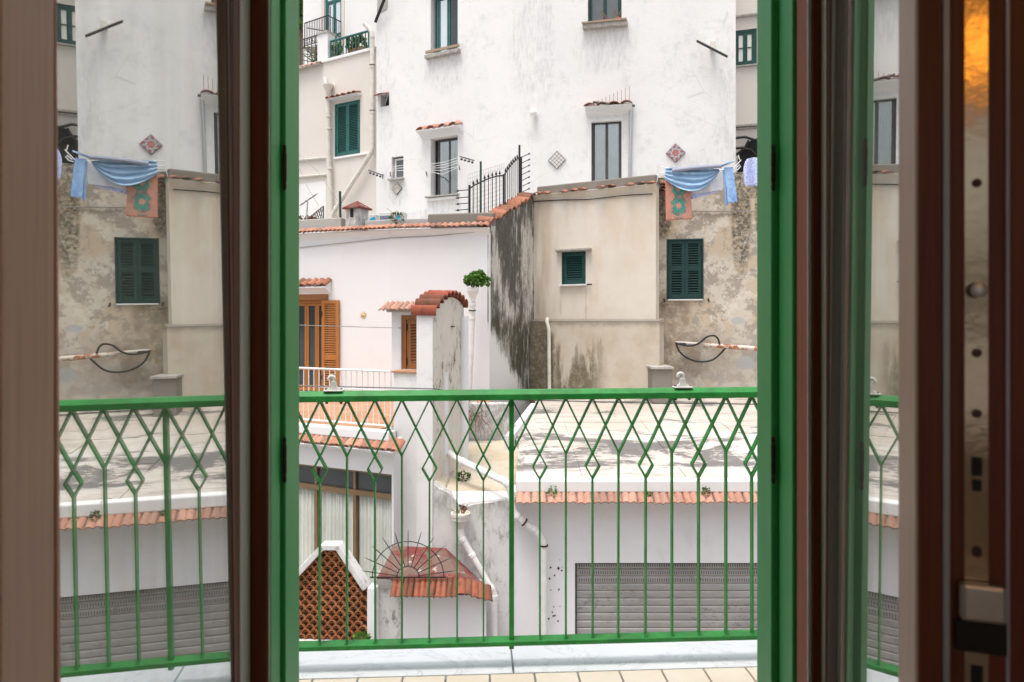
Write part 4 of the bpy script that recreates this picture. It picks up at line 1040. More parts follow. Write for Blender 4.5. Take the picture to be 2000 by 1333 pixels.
# ------------------------------------------------------------------ white house further back
ub = Wall((592, 28.6), (740, 26.3))
up = thing('upper_white_house', 'bright white house at the top left with a tall teal balcony door', 'house', (ub.A.x, ub.A.y + 2, BASE))
ur = ub.rect(634, -40, 667.5, 92)
part(wallmesh(ub, 0, ub.L + 1, BASE, 17.5, 4.0, [(*ur, .2)]), 'wall', BRIGHT, up)
for q in (ur[0] - .16, ur[1]): part(MB().wbox(ub, q, q + .16, ur[2], ur[3], .0, .03), 'door_surround', CREAM, up)
casement(ub, up, ur, -.05, TEAL2, MIRRORP, 2, .08, .06, .68, 'balcony_door', 0, .24)
bz = ub.zz(655, 95); b0, b1 = ub.s(622), ub.s(667)
part(MB().wbox(ub, b0, b1, bz - .14, bz, .0, .75), 'balcony_slab', CEMENT, up, bevel=.02)
br = railing('balcony_balustrade', 'black iron balustrade of the small balcony before the tall teal door', ub.P(b0, 0, .72), ub.P(b1, 0, .72), bz, bz + .98, 14, IRON, .013, None, .022)
for k in range(7): part(MB().tube([ub.P(b1, bz + (.06 if k else 0), .72 - .7 * k / 6), ub.P(b1, bz + .98, .72 - .7 * k / 6)], .013, 5), 'baluster', IRON, br)
part(MB().tube([ub.P(b1, bz + .98, .72), ub.P(b1, bz + .98, .0)], .022, 6), 'top_rail', IRON, br); part(MB().tube([ub.P(b1, bz + .36, .72), ub.P(b1, bz + .36, .0)], .012, 6), 'mid_rail', IRON, br); part(MB().tube([ub.P(b0, bz + .36, .72), ub.P(b1, bz + .36, .72)], .012, 6), 'mid_rail', IRON, br)
for k in range(7):
    a, b = b0 + (b1 - b0) * k / 7, b0 + (b1 - b0) * (k + 1) / 7
    part(MB().tube([ub.P(a, bz + .06, .725), ub.P(b, bz + .36, .725)], .009, 4), 'cross_bar', IRON, br); part(MB().tube([ub.P(b, bz + .06, .715), ub.P(a, bz + .36, .715)], .009, 4), 'cross_bar', IRON, br)
tm = thing('television_mast', 'thin dark television mast with a slanting boom above the white pillar', 'aerial', wg.P(pp[1] - .12, ZW + 1.1, -.2))
q = wg.P(pp[1] - .08, ZW + 1.11, -.2); part(MB().tube([q, q + Z_ * .93], .022, 6), 'mast', IRONG, tm); part(MB().tube([wg.at(600, 55, -.2), q + Z_ * .04], .022, 6), 'boom', IRONG, tm)
# slope with shrubs beyond, seen past the corner
for k, (x, y, Y, rr) in enumerate(((588, 20, 40, 1.5), (560, 40, 41, 1.9), (585, -5, 44, 2.2))):
    q = P(x, y, Y); t = thing('hillside_tree', ('green tree on the hillside at the very top left corner', 'grey green tree lower on the hillside behind the white house', 'tall tree crown highest on the hillside behind the white house')[k], 'tree', q - Z_ * 6, 'trees on the hillside')
    part(MB().tube([q - Z_ * 9, q - Z_ * 2, q], [.3, .2, .08], 7), 'trunk', DRY, t, smooth=60); part(leaf_cluster(MB(), q, (rr, rr, rr * .9), 700, .38), 'crown', LEAF2 if k else LEAF, t, kind='stuff')

# ------------------------------------------------------------------ shaded house at the far right
rw = Wall((1415, 23.2), (1600, 22.3)); rh = thing('beige_back_house', 'beige house behind the laundry with a teal casement window', 'house', (rw.A.x + 2, rw.A.y + 2, BASE))
rr = rw.rect(1433, 58, 1478, 128)
part(wallmesh(rw, 0, rw.L + 6, BASE, 16, .5, [(*rr, .15)]), 'wall', CREAM, rh)
casement(rw, rh, rr, -.03, TEAL, CURTAIN, 2, .09, .06, bars=1)
sill(rw, rh, 1430, 128, 1490, 131, STONE, .1)
for y0, y1, pr in ((30, 34, .12), (245, 249, .16), (250, 253, .1)):
    a = rw.rect(1430, y0, 1490, y1); part(MB().wbox(rw, 0, rw.L + 6, a[2], a[3], 0, pr), 'cornice', STONE, rh, bevel=.01)
a = rw.rect(1440, 268, 1530, 345); m = MB(); m.prism([rw.P(a[0] + .0, a[2], .015), rw.P(a[1] + 2, a[2], .015), rw.P(a[1] + 2, a[3], .015)] + [rw.P(a[0] + .8 * (1 - math.cos(x)), a[2] + (a[3] - a[2]) * (.35 + .65 * math.sin(x)), .015) for x in (1.57, 1.2, .9, .6, .3, 0)], rw.n * -.03); part(m, 'dark_archway', DARK, rh)
for l in ([(1437, 270), (1455, 268), (1480, 276), (1500, 290)], [(1437, 290), (1450, 289), (1468, 294), (1478, 306)], [(1438, 303), (1455, 290), (1462, 275)]):
    solo(MB().tube([rw.at(x, y, .15) for x, y in l], .045, 6), 'slack_cable', CABLE, 'slack black cable before the dark archway, ' + {270: 'looping along its top', 290: 'hanging lowest', 303: 'rising steeply to the wall corner'}[l[0][1]], 'cable', 'cables before the archway', smooth=60)

def smooth_path(ps, n=6):
    out = []
    for i in range(len(ps) - 1):
        p0, p1, p2, p3 = ps[max(i - 1, 0)], ps[i], ps[i + 1], ps[min(i + 2, len(ps) - 1)]
        for k in range(n):
            t = k / n; out.append(.5 * ((2 * p1) + (p2 - p0) * t + (2 * p0 - 5 * p1 + 4 * p2 - p3) * t * t + (3 * p1 - p0 - 3 * p2 + p3) * t ** 3))
    return out + [ps[-1]]

# ------------------------------------------------------------------ low white house with the wooden door
b1, b2 = Wall((470, 15.9), (763, 14.6)), Wall((763, 14.6), (956, 14.2))
low = thing('low_white_house', 'low white house with an orange wooden door and tiled eave, on the tiled terrace', 'house', (b1.B.x, b1.B.y + 2, BASE))
ZT_ = -.40; ZE = 3.10
dr = b1.rect(568, 578, 640, 774); dr = (dr[0], dr[1], ZT_, dr[3])
part(wallmesh(b1, 0, b1.L, BASE, ZE, .5, [(*dr, .25)]), 'wall', WHITE2, low)
part(wallmesh(b2, 0, b2.L, BASE, ZE, .5), 'wall', WHITE2, low)
part(MB().poly([b1.P(0, ZE - .02), b1.P(b1.L, ZE - .02), b2.P(b2.L, ZE - .02), b2.P(b2.L, ZE - .02, -9), b1.P(0, ZE - .02, -9)]), 'flat_roof', CEMENT, low, thick=.1)
for w, n, s0 in ((b1, 36, 0), (b2, 17, 0)):
    part(MB().prism([w.P(s0, ZE - .12, .0), w.P(s0, ZE - .05, .03), w.P(s0, ZE - .0, .09), w.P(s0, ZE + .03, .10), w.P(s0, ZE + .05, .0)], w.t * (w.L - s0)), 'eave_moulding', WHITE2, low)
    tile_row(low, w.P(s0, ZE + .12, -.02), w.P(w.L, ZE + .12, -.02), w.n * 1 - Z_ * .35, n, T_SMALL, TILED)
# door: frame, two glazed leaves, open louvred shutter flat on the wall
part(MB().wbox(b1, dr[0] - .02, dr[1] + .02, dr[3] - .10, dr[3] + .03, -.10, .03), 'door_head', WOODB, low, bevel=.01)
casement(b1, low, (dr[0], dr[1] - .01, ZT_ + .02, dr[3] - .10), -.10, WOOD, GLASSD, 3, .07, .05, None, 'glazed_door', 0, .22)
sr = b1.rect(631.5, 587, 665, 772); louvre_shutter(b1, low, (sr[0], sr[1], ZT_ + .05, sr[3]), .07, 1, WOOD, .37, .075, .045, 'open_shutter', .05, False)
a = b1.rect(560, 552, 649, 562); canopy(b1, low, a[0] - .3, a[1], b1.zz(620, 561), .30, 9, T_CANAL, TILED, .14, .03)
a = b1.rect(560, 558, 645, 575)
sun = thing('sun_ornament', 'small gold ceramic sun on the white wall beside the wooden door', 'wall ornament', b1.at(710, 621, .01))
SUNM = plain('gilded_ceramic', (.62, .47, .2), .45, .4, 0, .3, 30)
c = b1.at(710, 616, .0); part(MB().lathe(c, [(.036, 0), (.04, .012), (.02, .026)], 14, b1.n), 'face', SUNM, sun, smooth=50)
for k in range(10):
    a = k * math.pi / 5; d = b1.t * math.cos(a) + Z_ * math.sin(a); e_ = b1.t * -math.sin(a) + Z_ * math.cos(a)
    part(MB().prism([c + d * .04 - e_ * .014 + b1.n * .003, c + d * .04 + e_ * .014 + b1.n * .003, c + d * .085 + b1.n * .003], b1.n * .008), 'ray', SUNM, sun)
# low parapets on its roof
part(MB().wbox(b1, 0, b1.s(656), ZE + .14, ZE + .40, -.4, -.2), 'parapet', CEMENT, low, bevel=.02)
part(MB().wbox(b1, b1.s(703), b1.L, ZE + .12, ZE + .30, -.4, -.2), 'parapet', CEMENT, low, bevel=.02)
part(MB().wbox(b2, 0, b2.s(838), ZE + .12, ZE + .30, -.4, -.2), 'parapet', CEMENT, low, bevel=.02)
part(MB().wbox(b2, b2.s(830), b2.L + .05, ZE + .10, ZE + .385, -.38, -.17), 'parapet', DARKCEM, low, bevel=.03)
solo(MB().tube([b1.at(585, 484, .02), b1.at(680, 474, .03), b1.at(763, 465, .02), b2.at(850, 461, .02), b2.at(950, 452, .02)], .008, 5), 'eave_wire', GREYCABLE, 'thin grey wire along the wall just under the tiled eave', 'cable', smooth=60)
solo(MB().tube([P(540, 634, 10.2), P(700, 639, 11.5), P(785, 641, 10.5)], .006, 4), 'terrace_wire', GREYCABLE, 'thin wire strung across the terrace before the wooden door', 'cable', smooth=60)

# chimney
ch = thing('chimney', 'small white chimney with a red pyramid cap on the low roof', 'chimney', b1.at(699, 446, -.25))
cc = b1.at(698, 446, -.3); ang = R(-28); ax = Vector((math.cos(ang), math.sin(ang), 0)); ay = Vector((-math.sin(ang), math.cos(ang), 0)); hw = .175
m = MB(); m.boxf(cc - ax * hw - ay * hw - Z_ * .1, ax * hw * 2, ay * hw * 2, Z_ * .53); part(m, 'stack', LOWSTAIN, ch, bevel=.012)
m = MB(); z1 = cc + Z_ * .41; hh = .235; k = m.pts([z1 - ax * hh - ay * hh, z1 + ax * hh - ay * hh, z1 + ax * hh + ay * hh, z1 - ax * hh + ay * hh, z1 + Z_ * .20] + [z1 - ax * hh - ay * hh + Z_ * .03, z1 + ax * hh - ay * hh + Z_ * .03, z1 + ax * hh + ay * hh + Z_ * .03, z1 - ax * hh + ay * hh + Z_ * .03])
m.f += [(k, k + 3, k + 2, k + 1)] + [(k + i, k + (i + 1) % 4, k + 5 + (i + 1) % 4, k + 5 + i) for i in range(4)] + [(k + 5 + i, k + 5 + (i + 1) % 4, k + 4) for i in range(4)]
part(m, 'cap', REDPAINT, ch)
m = MB(); m.boxf(cc - ax * .05 - ay * (hw + .004) + Z_ * .22, ax * .09, ay * .03, Z_ * .19); part(m, 'flue_opening', DARK, ch)

def ac(x0, x1, y0, y1, lab, Y=15.9, panel=True):
    q = P((x0 + x1) / 2, y1, Y); w = (x1 - x0) / F * Y; h = (y1 - y0) / F * Y; t = thing('air_conditioner', lab, 'air conditioner', q, 'air conditioner units on the low roof')
    d = b1.t; n = b1.n; part(MB().boxf(q - d * w / 2 - n * .3, d * w, n * .3, Z_ * h), 'casing', ACW, t, bevel=.015)
    if panel: part(MB().boxf(q - d * w * .45 + Z_ * h * .12, d * w * .62, n * .006, Z_ * h * .55), 'grille_panel', VENT, t)
    p0 = q + d * w * (.22 if panel else -.35) + Z_ * h * .2 + n * .004; part(MB().prism([p0, p0 + d * .16, p0 + d * .13 + Z_ * h * .5, p0 + d * .02 + Z_ * h * .25], n * .005), 'sticker', STICKER, t)
ac(719, 734, 419, 434, 'narrow air conditioner unit next to the chimney on the low roof', 15.7, False)
ac(737, 786, 414, 436, 'wide air conditioner unit with blue sticker on the low roof', 15.5)

# weeds, aerial, trellis, pole on that roof
q = b2.at(776, 434, -.15); t = thing('roof_weed', 'scraggly green weed growing on the low roof edge before the air conditioner', 'weed', q)
m = leaf_cluster(MB(), q + Z_ * .1, (.16, .06, .13), 130, .045); part(m, 'foliage', LEAF2, t, kind='stuff'); part(MB().tube([q - Z_ * .02, q + Vector((-.1, 0, .2)), q + Vector((-.22, 0, .30))], .005, 4), 'stem', DRY, t)
q = b1.at(593, 440, -.6); t = thing('dry_shrub', 'dry brownish shrub in front of the trellis on the low roof', 'shrub', q)
part(leaf_cluster(MB(), q + Z_ * .05, (.35, .2, .13), 180, .09), 'foliage', DRY, t, kind='stuff'); part(MB().tube([q - Z_ * .2, q + Z_ * .1], .02, 5), 'stem', DRY, t)
tr = thing('trellis', 'dark folding trellis with a slanting top on the low roof', 'trellis', b1.at(618, 440, -.9))
tc = [(600, 440), (632, 441), (631, 403), (598, 434)]
def tq(u, v): 
    a = b1.at(596, 441, -.9).lerp(b1.at(632, 441, -.9), u); b = b1.at(596, 432, -.9).lerp(b1.at(632, 403, -.9), u); return a.lerp(b, v)
for a, b in (((0, 0), (1, 0)), ((1, 0), (1, 1)), ((0, 1), (1, 1)), ((0, 0), (0, 1))): part(MB().bar(tq(*a), tq(*b), .025, .02), 'frame_bar', OLDWOOD, tr)
for k in range(9):
    u = k / 8
    part(MB().bar(tq(max(0, u - .28), 0), tq(u, 1), .014, .01), 'lath', IRON, tr); part(MB().bar(tq(u, 1) + b1.n * .012, tq(min(1, u + .28), 0) + b1.n * .012, .014, .01), 'lath', IRON, tr)
an = thing('television_aerial', 'small television aerial with a slanting boom on the low roof', 'aerial', b1.at(600, 436, -.5))
part(MB().tube([b1.at(598, 440, -.5), b1.at(601, 392, -.5)], .016, 6), 'mast', ALU, an); part(MB().tube([b1.at(586, 402, -.5), b1.at(618, 380, -.5)], .012, 5), 'boom', HINGE, an)
for k in range(5):
    q = b1.at(588 + 7 * k, 400.5 - 5 * k, -.5); part(MB().tube([q - Vector((.05, .12, .05)), q + Vector((.05, .12, .05))], .005, 4), 'element', ALU, an)
solo(MB().tube([b1.at(665, 440, -.35), b1.at(664, 374, -.35)], .028, 6), 'fence_pole', DKGREEN, 'dark green pole standing on the low roof left of the chimney', 'pole')
for l, lb in (([(585, 303), (620, 335), (665, 400), (700, 420)], 'loose wire crossing from the wing wall down to the chimney'), ([(585, 330), (600, 365), (622, 402)], 'loose wire running down to the trellis')):
    solo(MB().tube([wg.at(x, y, 1.2 + .0 * x) for x, y in l], .010, 4), 'loose_wire', GREYCABLE, lb, 'cable', 'loose wires beside the wing', smooth=60)

# ------------------------------------------------------------------ terrace in front of the low house
cw = Wall((470, 11.3), (846, 9.75))
ter = thing('terrace_house', 'white lower storey with curtained brown window under the tiled terrace', 'house', (cw.B.x - 1, cw.B.y + 1, BASE))
TZ = -.42
cr = cw.rect(555, 916, 765, 1140); cs0 = cw.s(430)
wr = (cw.s(520), cw.s(765), cw.zz(675, 1300), cw.zz(675, 917))
part(wallmesh(cw, cs0, cw.s(769), BASE, TZ - .12, .4, [(*wr, .22)]), 'wall', WHITE2, ter)
# deck of clay tiles
e0, e1 = cw.P(cs0, 0, -.06), cw.P(cw.s(770), 0, -.06)
part(MB().prism([e0 + Z_ * (TZ - .12), e1 + Z_ * (TZ - .12), b1.P(b1.L, TZ - .12), b1.P(0, TZ - .12)], Z_ * .11), 'terrace_slab', GROUT, ter)
part(MB().wbox(cw, cs0, cw.s(770), TZ - .115, TZ + .02, -.05, .14), 'terrace_edge', WHITE2, ter, bevel=.012)
tme = MB().box(.004, .296, .004, .296, 0, .012).mesh('clay_floor_tile'); tme.materials.append(FLOORTILE)
ux, uy = cw.t, -cw.n
def inside(p):
    d = (p - cw.A).dot(cw.t); n = -(p - cw.A).dot(cw.n)
    return n > .05 and d < cw.s(766) - .02 and (p - b1.A).dot(b1.n) > .02 and p.x / p.y > -.36
for i in range(-4, 22):
    for j in range(0, 22):
        p = cw.P(cw.s(766) - .3 * (i + 1), TZ - .008, -.06 - .3 * j)
        if inside(p) and inside(p + ux * .3 + uy * .3) and inside(p + ux * .3) and inside(p + uy * .3): piece(tme, 'floor_tile', FLOORTILE, ter, frame(p, ux, uy, Z_))
# skirting of the same clay along the house wall
part(MB().wbox(b1, dr[1] + .01, b1.L, TZ, TZ + .09, .0, .012), 'skirting', FLOORTILE, ter)
railing('terrace_railing', 'white tubular railing round the orange tiled terrace', cw.P(cs0, 0, .04), cw.P(cw.s(766), 0, .04), TZ + .02, TZ + .89, 34, PAINTW, .009, top=.018, low=.07)
t = bpy.data.objects['terrace_railing.002']
part(MB().tube([cw.P(cs0, TZ + .62, .04), cw.P(cw.s(845), TZ + .60, .04)], .008, 5), 'mid_wire', PAINTW, t)
# eave tiles under the terrace edge
part(MB().prism([cw.P(cs0, TZ - .30, .0), cw.P(cs0, TZ - .30, .16), cw.P(cs0, TZ - .25, .24), cw.P(cs0, TZ - .13, .0)], cw.t * (cw.s(786) - cs0)), 'eave', WHITE2, ter)
tile_row(ter, cw.P(cs0, TZ - .115, .04), cw.P(cw.s(793), TZ - .115, .04), cw.n * 1 - Z_ * .62, 40, T_SMALL, TILEP, .008)
# brown curtained window
def cbox(nm, x0, x1, z0, z1, n0, n1, mat=None): return part(MB().wbox(cw, x0, x1, z0, z1, n0, n1), nm, mat or BRWIN, ter, bevel=.004)
BRWIN = plain('brown_anodised_frame', (.235, .155, .085), .45, .4, .2, .1, 5)
zt = cw.zz(675, 958); zt1 = cw.zz(675, 968); za, zb = wr[2], wr[3]
fx = [cw.s(x) for x in (532, 607, 683, 765)]
cbox('window_frame', wr[0], wr[1], zb - .045, zb, -.16, -.08); cbox('window_transom', wr[0], wr[1] - .045, zt1, zt, -.16, -.07); cbox('window_frame', wr[1] - .045, wr[1], za, zb - .045, -.16, -.08)
for x in fx[:3]:
    cbox('window_mullion', x, x + .045, zt, zb - .045, -.158, -.085); cbox('window_mullion', x - .01, x + .05, za, zt1, -.158, -.085)
for i in range(3):
    a, b = fx[i] + .05, fx[i + 1] - (.0 if i < 2 else .05)
    part(MB().wbox(cw, a, b, zt, zb - .045, -.13, -.124), 'pane', GLASSD, ter); part(MB().wbox(cw, a, b, za, zt1, -.13, -.124), 'pane', CLEARP, ter)
    ph = random.uniform(0, 6)
    cm = MB(); cm.grid(lambda u, v: cw.P(a + (b - a) * u, za + (zt1 - za - .01) * v, -.185 + .020 * math.sin(u * 70 + ph + 2.2 * math.sin(u * 9 + ph) + .8 * math.sin(v * 2)) + .012 * math.sin(u * 23 + ph)), 140, 6)
    part(cm, 'curtain', CURTAIN, ter, smooth=180, thick=.004)
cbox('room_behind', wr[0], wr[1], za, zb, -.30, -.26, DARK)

# ------------------------------------------------------------------ window block and wall end with barrel tiles
bw = Wall((769, 10.30), (816, 10.16)); blk = thing('stair_block', 'white stair block with small wooden shutter and a barrel tiled wall end', 'outbuilding', (bw.A.x + .4, 10.5, BASE))
zs = bw.zz(792, 729); ztp = bw.zz(792, 612); wr2 = (bw.s(783), bw.s(816) - .002, zs, ztp)
part(wallmesh(bw, 0, bw.s(847), BASE, zs - .002, .5), 'base_wall', WHITE, blk)
wb2 = Wall((764, 10.62), (816, 10.46))
wr2 = (wb2.s(783), wb2.s(830), wb2.zz(800, 722), wb2.zz(800, 616))
part(wallmesh(wb2, wb2.s(765), wb2.s(850), zs - .01, wb2.zz(792, 600), .4, [(*wr2, .12)]), 'upper_wall', WHITE2, blk)
part(MB().wbox(wb2, wr2[0], wr2[0] + .07, wr2[2], wr2[3], -.11, -.03), 'window_frame', WOODB, blk, bevel=.004); part(MB().wbox(wb2, wr2[0] + .07, wr2[1], wr2[3] - .07, wr2[3], -.11, -.03), 'window_frame', WOODB, blk, bevel=.004)
louvre_shutter(wb2, blk, (wr2[0] + .072, wr2[0] + .40, wr2[2] + .005, wr2[3] - .072), -.05, 1, WOODB, None, .07, .04, 'shutter', .045, False)
sm = MB().wbox(bw, bw.s(765), bw.s(790), zs, zs + .03, -.3, .03); part(sm, 'sill_tile', FLOORTILE, blk, bevel=.004)
part(MB().wbox(bw, bw.s(790) + .004, bw.s(816), zs, zs + .03, -.3, .03), 'sill_tile', FLOORTILE, blk, bevel=.004)
zc = wb2.zz(785, 604); part(MB().wbox(wb2, wb2.s(757), wb2.s(826), zc - .05, zc + .05, -.3, .06), 'hood_bed', CEMENT, blk, bevel=.02)
tile_row(blk, wb2.P(wb2.s(755), zc + .085, .02), wb2.P(wb2.s(822), zc + .085, .02), wb2.n - Z_ * .45, 7, tile_mesh('small_hood_tile', .085, .26, .03), TILEP, .006)
# barrel-topped wall end: nearest corner c0, mould-stained face running back to the right
c0 = Vector(((846 - 1000) / F * 10.0, 10.0, 0)); c1 = Vector(((906 - 1000) / F * 11.2, 11.2, 0)); ft = (c1 - c0).normalized(); fL = (c1 - c0).length; fn = Vector((ft.y, -ft.x, 0)); TH = .26
def arch(u): return 1.315 + .10 * u + .21 * math.sin(math.pi * min(1, max(0, u))) ** .75
poly = [c0 + Z_ * BASE, c1 + Z_ * BASE] + [c0 + ft * fL * u + Z_ * arch(u) for u in [1 - k / 14 for k in range(15)]]
part(MB().prism(poly, -fn * TH), 'barrel_wall', MOULD, blk)
# limewashed flank skin
part(MB().boxf(c0 + Z_ * BASE - fn * .004 - ft * .012, -fn * (TH - .004), ft * .011, Z_ * (1.31 - BASE)), 'limewashed_flank', WHITE, blk)
part(MB().tube([c0 + ft * (fL - .07) + fn * .03 + Z_ * -1.6, c0 + ft * (fL - .07) + fn * .03 + Z_ * 1.28], .075, 10), 'corner_bead', WHITE2, blk, smooth=60)
bt = tile_mesh('barrel_tile', .19, .40, .085, .02)
bt.materials.append(TILER)
for k in range(9):
    u = (k + .15) / 8.6; u2 = u + .02; p = c0 + ft * fL * u + Z_ * (arch(u) + .012); tg = (ft * fL * .02 + Z_ * (arch(min(1, u2)) - arch(u))).normalized()
    if u > .98: tg = (ft * .6 - Z_ * .8).normalized()
    dn = fn; upv = tg.cross(dn); 
    if upv.z < 0: upv = -upv
    xx = dn.cross(upv)
    piece(bt, 'barrel_tile', TILER, blk, frame(p - fn * .33 + upv * .01, xx, dn, upv))
m = MB(); q = c0 + ft * .66 + fn * .01; part(MB().bar(q + Z_ * -.02, q + ft * .42 + Z_ * -.02, .02, .03), 'iron_bracket', HINGE, blk); part(MB().bar(q + ft * .02 + Z_ * 1.12, q + ft * .14 + Z_ * 1.12, .015, .03), 'iron_bracket', HINGE, blk)

# ------------------------------------------------------------------ beige house with weathered stair wall and plinth
sw, gw = Wall((954, 14.2), (1043, 16.9)), Wall((1043, 16.9), (1281, 15.4))
bg_ = thing('beige_house', 'low beige house with one small shuttered window and blackened stair wall', 'house', (gw.A.x + 1.3, gw.A.y + 2, BASE))
zs0, zs1 = sw.zz(954.5, 436), sw.zz(1042, 380); zg = gw.zz(1160, 372)
part(wallmesh(sw, 0, sw.L, BASE, zs0, .3, (), zs1), 'stair_wall', GREYWALL, bg_)
gr = gw.rect(1097, 492, 1144, 556)
part(wallmesh(gw, 0, gw.L, BASE, zg, .24, [(*gr, .2)]), 'wall', BEIGE, bg_)
gs = gw.P(gw.L, 0); part(MB().boxf(gw.P(gw.L - .6, BASE, -.30), gw.t * .4, gw.n * -1.6, Z_ * (zg - BASE)), 'side_wall', BEIGE, bg_)
part(MB().poly([gw.P(-.1, zg), gw.P(gw.L, zg), gw.P(gw.L, zg, -3.6), gw.P(-.5, zg, -3.6)]), 'flat_roof', CEMENT, bg_, thick=.06)
louvre_shutter(gw, bg_, gr, -.03, 1, TEAL)
part(MB().wbox(gw, gw.s(1088), gw.s(1156), gw.zz(1120, 491), gw.zz(1120, 487), -.02, .14), 'lintel_shelf', STONE, bg_, bevel=.006)
part(MB().wbox(gw, gw.s(1094), gw.s(1146), gw.zz(1120, 559), gw.zz(1120, 556), -.02, .08), 'sill', PAINTW, bg_, bevel=.005)
part(MB().tube([gw.at(1147, 556, .02), gw.at(1155, 556, .10)], .02, 6), 'shutter_stay', IRON, bg_)
# eave with broken tiles and cement parapet
part(MB().wbox(gw, .05, gw.L - .02, zg + .02, zg + .24, -.42, -.05), 'parapet', DARKCEM, bg_, bevel=.03)
part(MB().prism([gw.P(.0, zg - .16, .0), gw.P(0, zg - .06, .05), gw.P(0, zg, .09), gw.P(0, zg + .02, .0)], gw.t * gw.L), 'eave_moulding', BEIGE, bg_)
for k in range(13):
    if k in (2, 6, 9): continue
    a = gw.P(gw.L * (k + .1) / 13, zg + .06, -.02); b = gw.P(gw.L * (k + .95) / 13, zg + .06, -.02); tile_row(bg_, a, b, gw.n - Z_ * random.uniform(.15, .3), 1, tile_mesh('broken_eave_tile', .20, .20, .03), TILED, .04)
# tiles stepping up the stair wall
ct = tile_mesh('coping_tile', .25, .34, .06, .03)
for k in range(12):
    f = (k + .5) / 12; p = sw.P(sw.L * f, zs0 + (zs1 - zs0) * f + .05 + random.uniform(-.015, .02), -.26 + random.uniform(-.04, .03)); sl = (sw.t * sw.L + Z_ * (zs1 - zs0)).normalized(); dn = (sw.n - Z_ * .1).normalized(); upv = sl.cross(dn); upv = upv if upv.z > 0 else -upv
    piece(ct, 'coping_tile', TILED, bg_, frame(p, dn.cross(upv), dn, (upv + sl * random.uniform(-.28, -.1)).normalized()))
solo(MB().tube([gw.at(1041, 394, .03), gw.at(1100, 391, .03), gw.at(1150, 390, .03), gw.at(1220, 382, .03), gw.at(1274, 379, .03)], .012, 5), 'eave_cable', CABLE, 'dark cable sagging along the wall under the beige eave', 'cable', smooth=60)
# projecting damp plinth
pw = Wall((1048, 16.55), (1288, 15.1)); zp = pw.zz(1170, 629)
pln = MB(); wallmesh(pw, -.3, pw.L, BASE, zp, .36, mb=pln); part(pln, 'plinth', PLINTH, bg_)
part(MB().prism([pw.P(-.3, zp + .002, .0), pw.P(pw.L, zp + .002, .0), pw.P(pw.L, zp + .05, -.28), pw.P(-.3, zp + .05, -.28)], Z_ * .015), 'plinth_ledge', DARKCEM, bg_)
solo(pipe(MB(), [pw.at(1069, 622, .02), pw.at(1068, 630, .08), pw.at(1072, 642, .10), pw.at(1073, 756, .10), pw.at(1073, 762, .12), pw.at(1090, 790, .5)], .045, 10), 'thin_drainpipe', PVC, 'thin white drainpipe on the damp plinth under the beige house', 'drainpipe', 'rainwater pipes', smooth=60)

# ------------------------------------------------------------------ ochre house
ow = Wall((1262, 16.15), (1640, 15.2)); och = thing('ochre_house', 'flaking ochre house with dark green double shutters under the laundry', 'house', (ow.A.x + 2, ow.A.y + 2, BASE))
orr = ow.rect(1302, 467, 1374, 585); zo = ow.zz(1440, 337)
part(wallmesh(ow, 0, ow.L, BASE, zo, .5, [(*orr, .2)]), 'wall', OCHRE, och)
louvre_shutter(ow, och, orr, -.01, 2, DKGREEN, .52, .075)
part(MB().wbox(ow, ow.s(1304), ow.s(1373), orr[2] - .03, orr[2], -.02, .06), 'sill', PAINTW, och, bevel=.005)
for x in (1297, 1383): part(MB().tube([ow.at(x, 584, .0), ow.at(x, 584, .07), ow.at(x + 2, 590, .08)], .018, 6), 'shutter_stay', IRON, och)
part(MB().wbox(ow, ow.s(1288), ow.s(1307), orr[2] - .12, orr[2] - .09, -.02, .10), 'stub_ledge', DARKCEM, och)
for k in range(4): tile_row(och, ow.at(1277, 358 + 6 * k, .1), ow.at(1300, 357 + 6 * k, .1), ow.n - Z_ * .3, 2, T_CANAL, TILED, .02)
p_ = P(1274, 722, 14.75); q_ = P(1314, 722, 14.75); part(MB().box(p_.x, q_.x, 14.75, 15.5, -1.2, p_.z), 'stub_pier', DARKCEM, och, bevel=.02); part(MB().box(p_.x - .03, q_.x + .02, 14.70, 15.5, p_.z + .002, p_.z + .06), 'pier_cap', STONE, och, bevel=.01)
part(MB().wbox(ow, ow.s(1282), ow.s(1297), ow.zz(1290, 722) + .08, ow.zz(1290, 622), .0, .12), 'stub_pier', OCHRE, och, bevel=.03)
solo(MB().tube([ow.at(1285, 482, .03), ow.at(1284, 440, .03), ow.at(1288, 416, .03), ow.at(1300, 413, .03), ow.at(1380, 413, .03), ow.at(1480, 413, .03), ow.at(1600, 412, .03)], .012, 5), 'wall_cable', GREYCABLE, 'grey cable clipped level across the ochre wall above the shutters', 'cable', smooth=60)
rp_ = thing('rusty_pipe', 'rusty white horizontal pipe end fixed on the lower ochre wall', 'pipe', ow.at(1400, 680, .1))
part(MB().tube([ow.at(1318, 669, .12), ow.at(1400, 676, .14), ow.at(1500, 683, .16), ow.at(1600, 690, .18)], [.03, .055, .055, .055], 10), 'pipe', RUSTWHITE, rp_, smooth=60)
part(MB().tube([ow.at(1318, 670, .12), ow.at(1340, 672, .17)], .02, 6), 'end_bracket', IRON, rp_)
for pts, lb in (([(1320, 670), (1328, 688), (1345, 701), (1368, 707), (1392, 703), (1408, 690), (1421, 675)], 'thick black hose hanging in a loop below the rusty pipe'), ([(1321, 671), (1345, 676), (1365, 671), (1380, 659), (1394, 656), (1402, 662), (1406, 674)], 'thick black hose arching up over the rusty pipe')):
    m = MB(); m.tube(smooth_path([ow.at(x, y, .18 + .03 * math.sin(i)) for i, (x, y) in enumerate(pts)]), .021, 8); solo(m, 'black_hose', CABLE, lb, 'hose', 'black hoses on the ochre wall', smooth=70)

